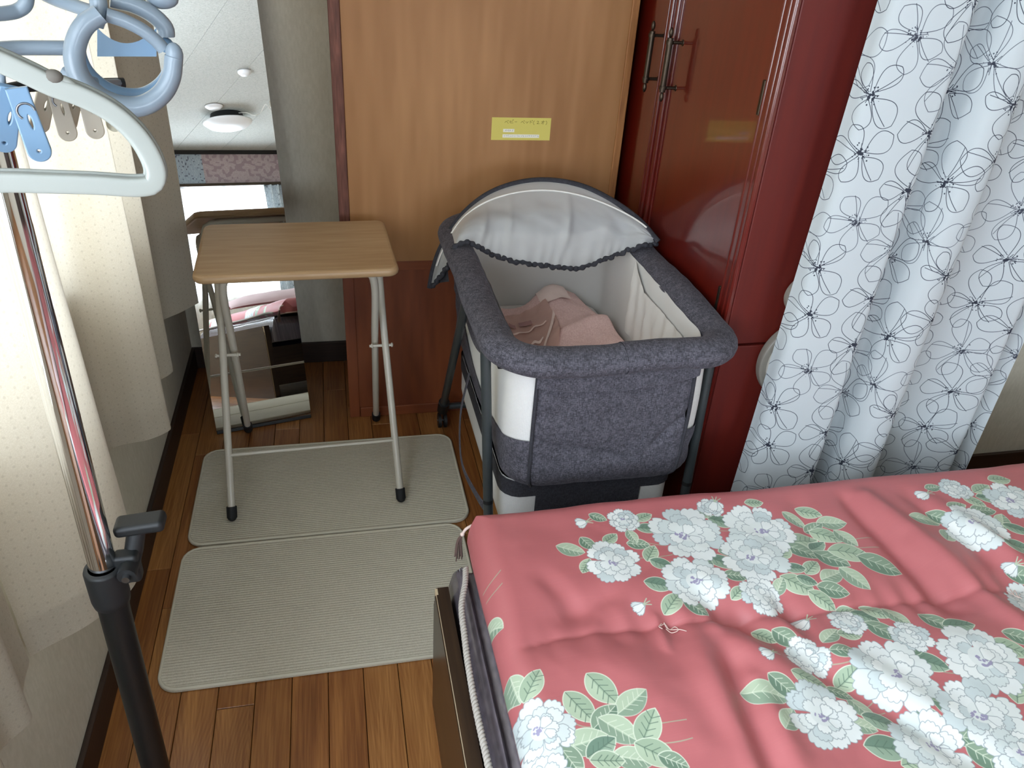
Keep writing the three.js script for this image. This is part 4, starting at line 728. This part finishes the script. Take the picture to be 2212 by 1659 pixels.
  // folds: [u0,v0,u1,v1,width,height] in the photograph, laid on the quilt's top
  const folds = [[1520, 1290, 2140, 1659, 0.035, -0.010], [1560, 1265, 2180, 1640, 0.045, 0.006], [1690, 1290, 1760, 1380, 0.03, -0.012], [1830, 1080, 2060, 1300, 0.03, -0.012], [1870, 1075, 2212, 1350, 0.035, 0.012], [1975, 1080, 2212, 1260, 0.035, -0.010], [2010, 1090, 2230, 1230, 0.03, 0.009], [1500, 1330, 1720, 1480, 0.045, 0.011], [1500, 1400, 1620, 1659, 0.035, 0.010], [1560, 1380, 1660, 1659, 0.025, -0.010], [1620, 1480, 1720, 1659, 0.03, 0.010], [1290, 1400, 1560, 1659, 0.06, 0.006], [1210, 1330, 1310, 1290, 0.03, -0.006], [1180, 1250, 1260, 1330, 0.03, -0.006], [1420, 1330, 1440, 1400, 0.012, 0.004], [1100, 1450, 1330, 1420, 0.06, 0.004], [1720, 1090, 1790, 1220, 0.03, -0.006]].map(([a, b, c, d, w, h]) => { const p = onY(a, b, 0.447), q = onY(c, d, 0.447); return [p.x, p.z, q.x, q.z, w * 0.8, h * 1.5]; });
  const seam = [[1078, 1428], [1120, 1400], [1200, 1372], [1300, 1357], [1420, 1347], [1560, 1335], [1800, 1310], [2000, 1285], [2212, 1262]].map(([u, v]) => onY(u, v, 0.447));
  const seamZ = (x) => { for (let i = 0; i < seam.length - 1; i++) if (x <= seam[i + 1].x) return lerp(seam[i].z, seam[i + 1].z, clamp((x - seam[i].x) / (seam[i + 1].x - seam[i].x))); return seam[seam.length - 1].z; };
  const top = (x, z) => {
    let y = 0;
    for (const [ax, az, bx, bz, w, h] of folds) {
      const dx = bx - ax, dz = bz - az, L2 = dx * dx + dz * dz, k = ((x - ax) * dx + (z - az) * dz) / L2, kk = clamp(k), ex = x - (ax + dx * kk), ez = z - (az + dz * kk);
      const wob = 1 + 0.35 * (noise(x * 14, z * 14, 7) - 0.5), dist = Math.hypot(ex, ez) / (w * wob);
      y += h * Math.exp(-dist * dist) * (0.55 + 0.45 * Math.sin(Math.PI * clamp(kk * 0.9 + 0.05)));
    }
    const ds = z - seamZ(x); y -= 0.010 * Math.exp(-Math.abs(ds) / 0.012) * sstep(0.22, 0.26, x) + 0.014 * Math.exp(-Math.pow(ds / 0.07, 2));
    y += 0.0035 * Math.exp(-Math.pow(ds / 0.045, 2)) * Math.sin(x * 130 + 4 * noise(x * 9, 3, 4)) * noise(x * 7, 1, 9);
    y += (fbm(x * 4, z * 5, 171, 4) - 0.47) * 0.022 + (fbm(x * 16, z * 12, 175, 3) - 0.45) * 0.005;
    return y;
  };
  const nu = 420, nv = 300;
  const G = grid(nu, nv, (u, v) => {
    // denser near the visible edges; the two outermost rows turn under
    const eu = Math.pow(u, 1.5), ev = Math.pow(v, 1.25);
    let x = lerp(X0, X1, eu), z = lerp(Z0, Z1, ev);
    const wobL = 0.006 * (fbm(z * 5, 3, 181, 3) - 0.45) * 2, wobF = 0.008 * (fbm(x * 6, 5, 183, 3) - 0.45) * 2;
    const rc = 0.05, cxn = Math.max(0, rc - (x - X0)), czn = Math.max(0, rc - (z - Z0));
    x += wobL * (1 - sstep(0, 0.1, x - X0)) + (cxn > 0 && czn > 0 ? czn * czn / rc * 0.45 * (cxn / rc) : 0); z += wobF * (1 - sstep(0, 0.1, z - Z0)) + (cxn > 0 && czn > 0 ? cxn * cxn / rc * 0.45 * (czn / rc) : 0);
    const d = Math.min((x - X0 - wobL), (z - Z0 - wobF), X1 - x + 0.001, Z1 - z + 0.001), r = 0.05;
    const e = Math.sqrt(Math.max(0, 1 - Math.pow(1 - clamp(d / r), 2)));
    let y = lerp(YB, YT, e) + top(x, z) * sstep(0, 0.09, d);
    if (u === 0 || v === 0 || u === 1 || v === 1) { y = YB - 0.004; x += u === 0 ? 0.02 : u === 1 ? -0.02 : 0; z += v === 0 ? 0.02 : v === 1 ? -0.02 : 0; }
    return V(x, Math.max(y, YB - 0.004), z);
  }, (u, v, p) => [(p.x - TX0) / (TX1 - TX0), 1 - (p.z - TZ0) / (TZ1 - TZ0)]);
  part(t, 'quilt', G, mat.comforter);
  part(t, 'underside', box(X0 + 0.02, X1 - 0.02, YB - 0.006, YB - 0.003, Z0 + 0.02, Z1 - 0.02, 0), mat.palePink);
  // loose threads at the tuft, and the corner tassel
  const tuft = (u, v) => { const p = onY(u, v, 0.447); p.y = YT + top(p.x, p.z) + 0.003; return p; };
  const th = (pts) => sweep(pts.map(([u, v]) => tuft(u, v)), 0.0008, { radial: 5 });
  part(t, 'thread_tuft', merge(th([[1428, 1347], [1438, 1340], [1448, 1352], [1460, 1345], [1466, 1358], [1452, 1363], [1440, 1352]]), th([[1436, 1338], [1445, 1350], [1470, 1358], [1482, 1367]]), th([[1430, 1342], [1424, 1352], [1430, 1360]])), mat.palePink, 'loose pale threads');
  part(t, 'thread_tuft', merge(th([[2183, 1262], [2195, 1270], [2200, 1260], [2205, 1280], [2210, 1272]]), th([[2190, 1258], [2198, 1276], [2212, 1284]])), mat.palePink, 'loose pale threads');
  const a = onY(1000, 1150, 0.41); seed = 77;
  const strands = []; for (let k = 0; k < 16; k++) { const ang = rr(0, 6.28), q = rr(0.002, 0.009); strands.push(sweep([V(a.x - 0.001, a.y - 0.004, a.z), V(a.x - 0.006 + Math.cos(ang) * q * 0.5, a.y - 0.02, a.z + Math.sin(ang) * q * 0.5), V(a.x - 0.008 + Math.cos(ang) * q, a.y - rr(0.05, 0.066), a.z + 0.008 + Math.sin(ang) * q)], 0.0013, { radial: 5, segs: 8 })); }
  const tas = part(t, 'tassel', merge(strands), M({ color: 0x6e5852, roughness: 0.9 }), 'brown corner tassel');
  part(tas, 'tassel_cord', merge(sweep([V(a.x + 0.018, a.y + 0.012, a.z - 0.004), V(a.x + 0.006, a.y + 0.008, a.z), V(a.x - 0.001, a.y - 0.004, a.z)], 0.003, { radial: 6 }), ball(V(a.x - 0.001, a.y - 0.005, a.z), 0.0045)), mat.palePink);
}
{ // folded blanket, seen in the mirror only
  const t = thing('folded_blanket', 'greyish pink blanket folded on the bed, seen in the mirror', 'blanket');
  part(t, 'cloth', grid(60, 40, (u, v) => { const x = lerp(0.3, 1.5, u), z = lerp(-0.05, 0.25, v), e = Math.pow(Math.sin(Math.PI * clamp(v * 0.98 + 0.01)), 0.3) * Math.pow(Math.sin(Math.PI * clamp(u * 0.98 + 0.01)), 0.25); return V(x, 0.47 + (0.10 + 0.02 * fbm(u * 8, v * 3, 191, 3)) * e, z); }), M({ color: 0xb9a3a2, roughness: 0.95 }));
}
console.log('bed');
// ───────── clothes rack with hangers ─────────
{
  const t = thing('clothes_rack', 'chrome and black clothes rack pole with black clamp knob', 'clothes rack');
  const ax = (y, dx = 0, dz = 0) => V(-0.298 + dx, y, -0.787 + (1.045 - y) * 0.0467 + dz);
  part(t, 'lower_pole', bar(ax(0.06), ax(0.712), 0.0182, { radial: 28 }), mat.blackPaint, 'black lower tube');
  part(t, 'upper_pole', bar(ax(0.70), ax(1.47), 0.0158, { radial: 28 }), mat.chrome, 'chrome upper tube');
  const c = part(t, 'collar', new THREE.LatheGeometry([[0.0165, 0.058], [0.021, 0.058], [0.0225, 0.054], [0.0225, 0.01], [0.021, 0.0], [0.0185, 0.0]].map(([r, y]) => new THREE.Vector2(r, y)), 36).translate(ax(0.70).x, 0.686, ax(0.70).z), mat.greyPlastic, 'dark collar clamp');
  const o = ax(0.757);
  part(c, 'lug', merge(box(o.x + 0.012, o.x + 0.04, 0.714, 0.757, o.z - 0.014, o.z + 0.006, 0.005), bar(V(o.x + 0.03, 0.742, o.z - 0.02), V(o.x + 0.03, 0.742, o.z + 0.022), 0.011)), mat.greyPlastic);
  part(c, 'screw', bar(V(o.x + 0.03, 0.742, o.z + 0.02), V(o.x + 0.03, 0.742, o.z + 0.028), 0.0045), mat.steel);
  part(c, 'knob', merge(new RoundedBoxGeometry(0.058, 0.016, 0.03, 3, 0.006).rotateZ(0.08).translate(o.x + 0.044, 0.782, o.z - 0.026), bar(V(o.x + 0.032, 0.747, o.z - 0.016), V(o.x + 0.04, 0.78, o.z - 0.026), 0.011)), mat.greyPlastic, 'dark grey winged knob');
  const e = V(-0.293, 1.47, 0.25);
  part(t, 'top_bar', bar(ax(1.47), e, 0.0125, { radial: 20 }), mat.chrome);
  part(t, 'upper_pole', bar(V(e.x, 0.79, e.z), e, 0.0158, { radial: 20 }), mat.chrome);
  part(t, 'lower_pole', bar(V(e.x, 0.06, e.z), V(e.x, 0.80, e.z), 0.0182, { radial: 20 }), mat.blackPaint);
  for (const b of [ax(0.05), V(e.x, 0.05, e.z)]) part(t, 'foot_bar', merge(bar(V(b.x - 0.06, 0.045, b.z), V(b.x + 0.2, 0.045, b.z), 0.0145), bar(V(b.x - 0.05, 0, b.z), V(b.x - 0.05, 0.04, b.z), 0.016), bar(V(b.x + 0.19, 0, b.z), V(b.x + 0.19, 0.04, b.z), 0.016)), mat.blackPaint);
}
const faceN = V(0.2595, 0, 0.9657), faceX = V(0.9657, 0, -0.2595);
const onFace = (u, v, P0) => { const d = rayOf(u, v), k = P0.clone().sub(CAM).dot(faceN) / d.dot(faceN); return CAM.clone().addScaledVector(d, k); };
{ // white hanger: a closed flat loop with a notch
  const P0 = V(-0.1843, 1.276, -0.6857);
  const t = thing('white_hanger', 'white plastic clothes hanger with notched shoulder, hanging on the rack', 'hanger');
  const loc = (u, v) => { const p = onFace(u, v, P0).sub(P0); return [p.dot(faceX), p.y]; };
  const neck = [-0.115, 1.377 - P0.y];
  const right = [neck, loc(-50, 112), loc(0, 133), loc(60, 160), loc(110, 184), loc(180, 210), loc(245, 245), loc(295, 290), loc(325, 335), loc(338, 375), loc(330, 398), loc(305, 404), loc(200, 399), loc(100, 396), loc(0, 394)];
  const P3 = (a, z = 0) => P0.clone().addScaledVector(faceX, a[0]).addScaledVector(faceN, z).setY(P0.y + a[1]);
  const mir = ([a, b]) => [2 * neck[0] - a, b];
  const loop = [...right, ...right.slice(1).reverse().map(mir)].map((a) => P3(a));
  const cvL = new THREE.CatmullRomCurve3(loop, true, 'centripetal');
  part(t, 'body', sweep(null, 1, { curve: cvL, closed: true, segs: 220, radial: 24, up: faceN, sx: 0.0078, sy: 0.0042, sq: 0.45 }), mat.hangerWhite);
  part(t, 'outer_rib', sweep(null, 1, { curve: new THREE.CatmullRomCurve3(loop.map((p) => p.clone().addScaledVector(faceN, -0.006)), true, 'centripetal'), closed: true, segs: 220, radial: 10, up: faceN, sx: 0.0095, sy: 0.0016 }), mat.hangerWhite);
  const nt = loc(112, 168), nt2 = loc(135, 178);
  part(t, 'notch_hook', merge(sweep([P3([nt2[0] + 0.008, nt2[1] - 0.004]), P3([nt2[0] + 0.001, nt2[1] + 0.002]), P3([nt2[0] - 0.007, nt2[1] + 0.001])], 0.0035, { radial: 8 })), mat.hangerWhite);
  part(t, 'notch_lining', ball(P3([nt[0] + 0.001, nt[1] + 0.001], 0.001), 0.006, [1.2, 0.9, 0.8]), mat.notch, 'brownish rubber in the notch');
  const hk = [[0, 1.377], [0.003, 1.405], [0.016, 1.435], [0.0205, 1.462], [0.0155, 1.482], [-0.002, 1.4905], [-0.0195, 1.482], [-0.0245, 1.466], [-0.023, 1.452]].map(([a, y]) => [neck[0] + a, y - P0.y]);
  part(t, 'hook', sweep(hk.map((a) => P3(a)), 0.0038, { radial: 10 }), mat.hangerWhite);
}
{ // blue laundry hanger with its snap hook and pegs
  const t = thing('laundry_hanger', 'light blue plastic laundry hanger with ring-shaped snap hook', 'laundry hanger');
  const PR = V(-0.1986, 1.311, -0.7835);
  const q = (u, v, z = 0) => onFace(u, v, PR).addScaledVector(faceN, z);
  const ringPts = (z, du = 0, dv = 0) => [[372, 118], [366, 162], [345, 198], [305, 222], [258, 222], [212, 203], [176, 168], [160, 126], [164, 84], [182, 50], [215, 26]].map(([u, v]) => q(u + du, v + dv, z));
  const hook = part(t, 'hook_ring', merge(sweep(ringPts(0.012), (s) => 0.0078 + 0.0014 * Math.sin(s * 3.14), { radial: 12, segs: 60 }), ball(q(373, 112, 0.012), 0.0075, [1, 1.3, 1])), mat.blueGrey, 'pale blue ring jaw');
  part(hook, 'second_jaw', merge(sweep(ringPts(-0.016, 10, -10), 0.0066, { radial: 12, segs: 60 }), ball(q(364, 104, -0.016), 0.0068)), mat.blue);
  part(hook, 'jaw_arm', merge(sweep([[228, 30], [265, 42], [305, 62], [335, 85], [352, 104]].map(([u, v]) => q(u, v, 0.006)), 0.0058, { radial: 10 }), sweep([[240, 2], [290, 14], [335, 38], [362, 66], [364, 84]].map(([u, v]) => q(u, v, -0.014)), 0.0072, { radial: 10 }), sweep([[205, 55], [214, 20], [205, -20], [180, -60]].map(([u, v]) => q(u, v, 0.0)), 0.007, { radial: 10 }), ball(q(355, 2, -0.02), 0.009, [1.6, 1, 1])), mat.blueGrey);
  part(hook, 'web', grid(10, 6, (u, v) => q(lerp(212, 342, u), lerp(95, 128, v) - 34 * Math.pow(2 * u - 1, 2) * (1 - v) + (1 - v) * 4, -0.014)), mat.blue, 'blue plastic web');
  part(t, 'frame_bar', merge(sweep([q(-14, 112, -0.012), q(40, 112, -0.02), q(150, 112, -0.02)], 0.0062, { radial: 10 }), sweep([q(140, 160, -0.008), q(170, 172, 0.0), q(205, 178, 0.008)], 0.006, { radial: 10 })), mat.blueGrey);
  part(t, 'frame_bar', sweep([q(-14, 34, -0.01), q(10, 34, -0.015), q(36, 30, -0.02), q(54, 16, -0.02), q(58, -30, -0.02), q(58, -60, -0.02)], 0.0058, { radial: 10 }), mat.blueGrey);
  part(t, 'frame_bar', sweep([q(60, -22, -0.04), q(110, 4, -0.035), q(165, 20, -0.02), q(210, 30, -0.004)], 0.0058, { radial: 10 }), mat.blueGrey);
  part(t, 'frame_bar', sweep([q(2, 205, -0.018), q(60, 206, -0.04), q(280, 208, -0.06)], 0.0052, { radial: 10 }), mat.greyPlastic);
  part(t, 'suspender', merge(sweep([q(4, 205, -0.018), q(2, 160, -0.014), q(0, 112, -0.012)], 0.003, { radial: 8 }), sweep([q(190, 178, 0.0), q(230, 195, -0.03), q(270, 207, -0.06)], 0.004, { radial: 8 }), sweep([q(180, -60, 0), V(-0.235, 1.43, -0.755), V(-0.271, 1.458, -0.745), V(-0.2755, 1.474, -0.74), V(-0.282, 1.4875, -0.74), V(-0.2976, 1.4935, -0.74), V(-0.313, 1.4875, -0.74), V(-0.3195, 1.472, -0.74), V(-0.318, 1.456, -0.74)], 0.005, { radial: 8 }), sweep([q(58, -60, -0.02), V(-0.25, 1.42, -0.77), V(-0.235, 1.43, -0.755)], 0.004, { radial: 8 })), mat.blueGrey);
  // pegs: two legs with slots and a spring
  const peg = (u0, v0, v1, m, lean, z) => {
    const s = new THREE.Shape(); s.moveTo(-0.0065, 0); s.lineTo(0.0065, 0); s.lineTo(0.0075, -0.042); s.absarc(0, -0.046, 0.0076, 0, Math.PI, true); s.closePath();
    const h1 = new THREE.Path(); h1.absellipse(0.0015, -0.024, 0.0021, 0.0065, 0, Math.PI * 2); const h2 = new THREE.Path(); h2.absellipse(0, -0.046, 0.0022, 0.0022, 0, Math.PI * 2); s.holes.push(h1, h2);
    const k = (v1 - v0) / 140 * 1.2;
    const p = part(t, 'peg', (() => { const g = new THREE.ExtrudeGeometry(s, { depth: 0.004, bevelEnabled: true, bevelThickness: 0.001, bevelSize: 0.001, bevelSegments: 2, curveSegments: 12 }); g.translate(0, 0, -0.002); return g; })(), m);
    p.position.copy(q(u0, v0, z)); p.rotation.set(0.0, 0.262, lean); p.scale.setScalar(k);
    const b = new THREE.Mesh(p.geometry, m); b.name = 'peg_leg'; shadows(b); b.position.set(-0.004, 0, -0.008); b.rotation.set(0.28, 0, -0.42); p.add(b);
    const sp = new THREE.Mesh(new THREE.TorusGeometry(0.006, 0.0009, 6, 16, 4), mat.steel); sp.name = 'spring'; shadows(sp); sp.position.set(0.001, -0.016, 0.003); p.add(sp);
  };
  peg(36, 190, 322, mat.blue, 0.10, 0.004);
  peg(118, 208, 322, mat.clipBeige, 0.05, -0.06);
  peg(184, 205, 318, mat.clipBeige, 0.05, -0.06);
  peg(238, 212, 310, mat.clipCream, 0.02, -0.07);
}
console.log('rack');
renderer.render(scene, camera);
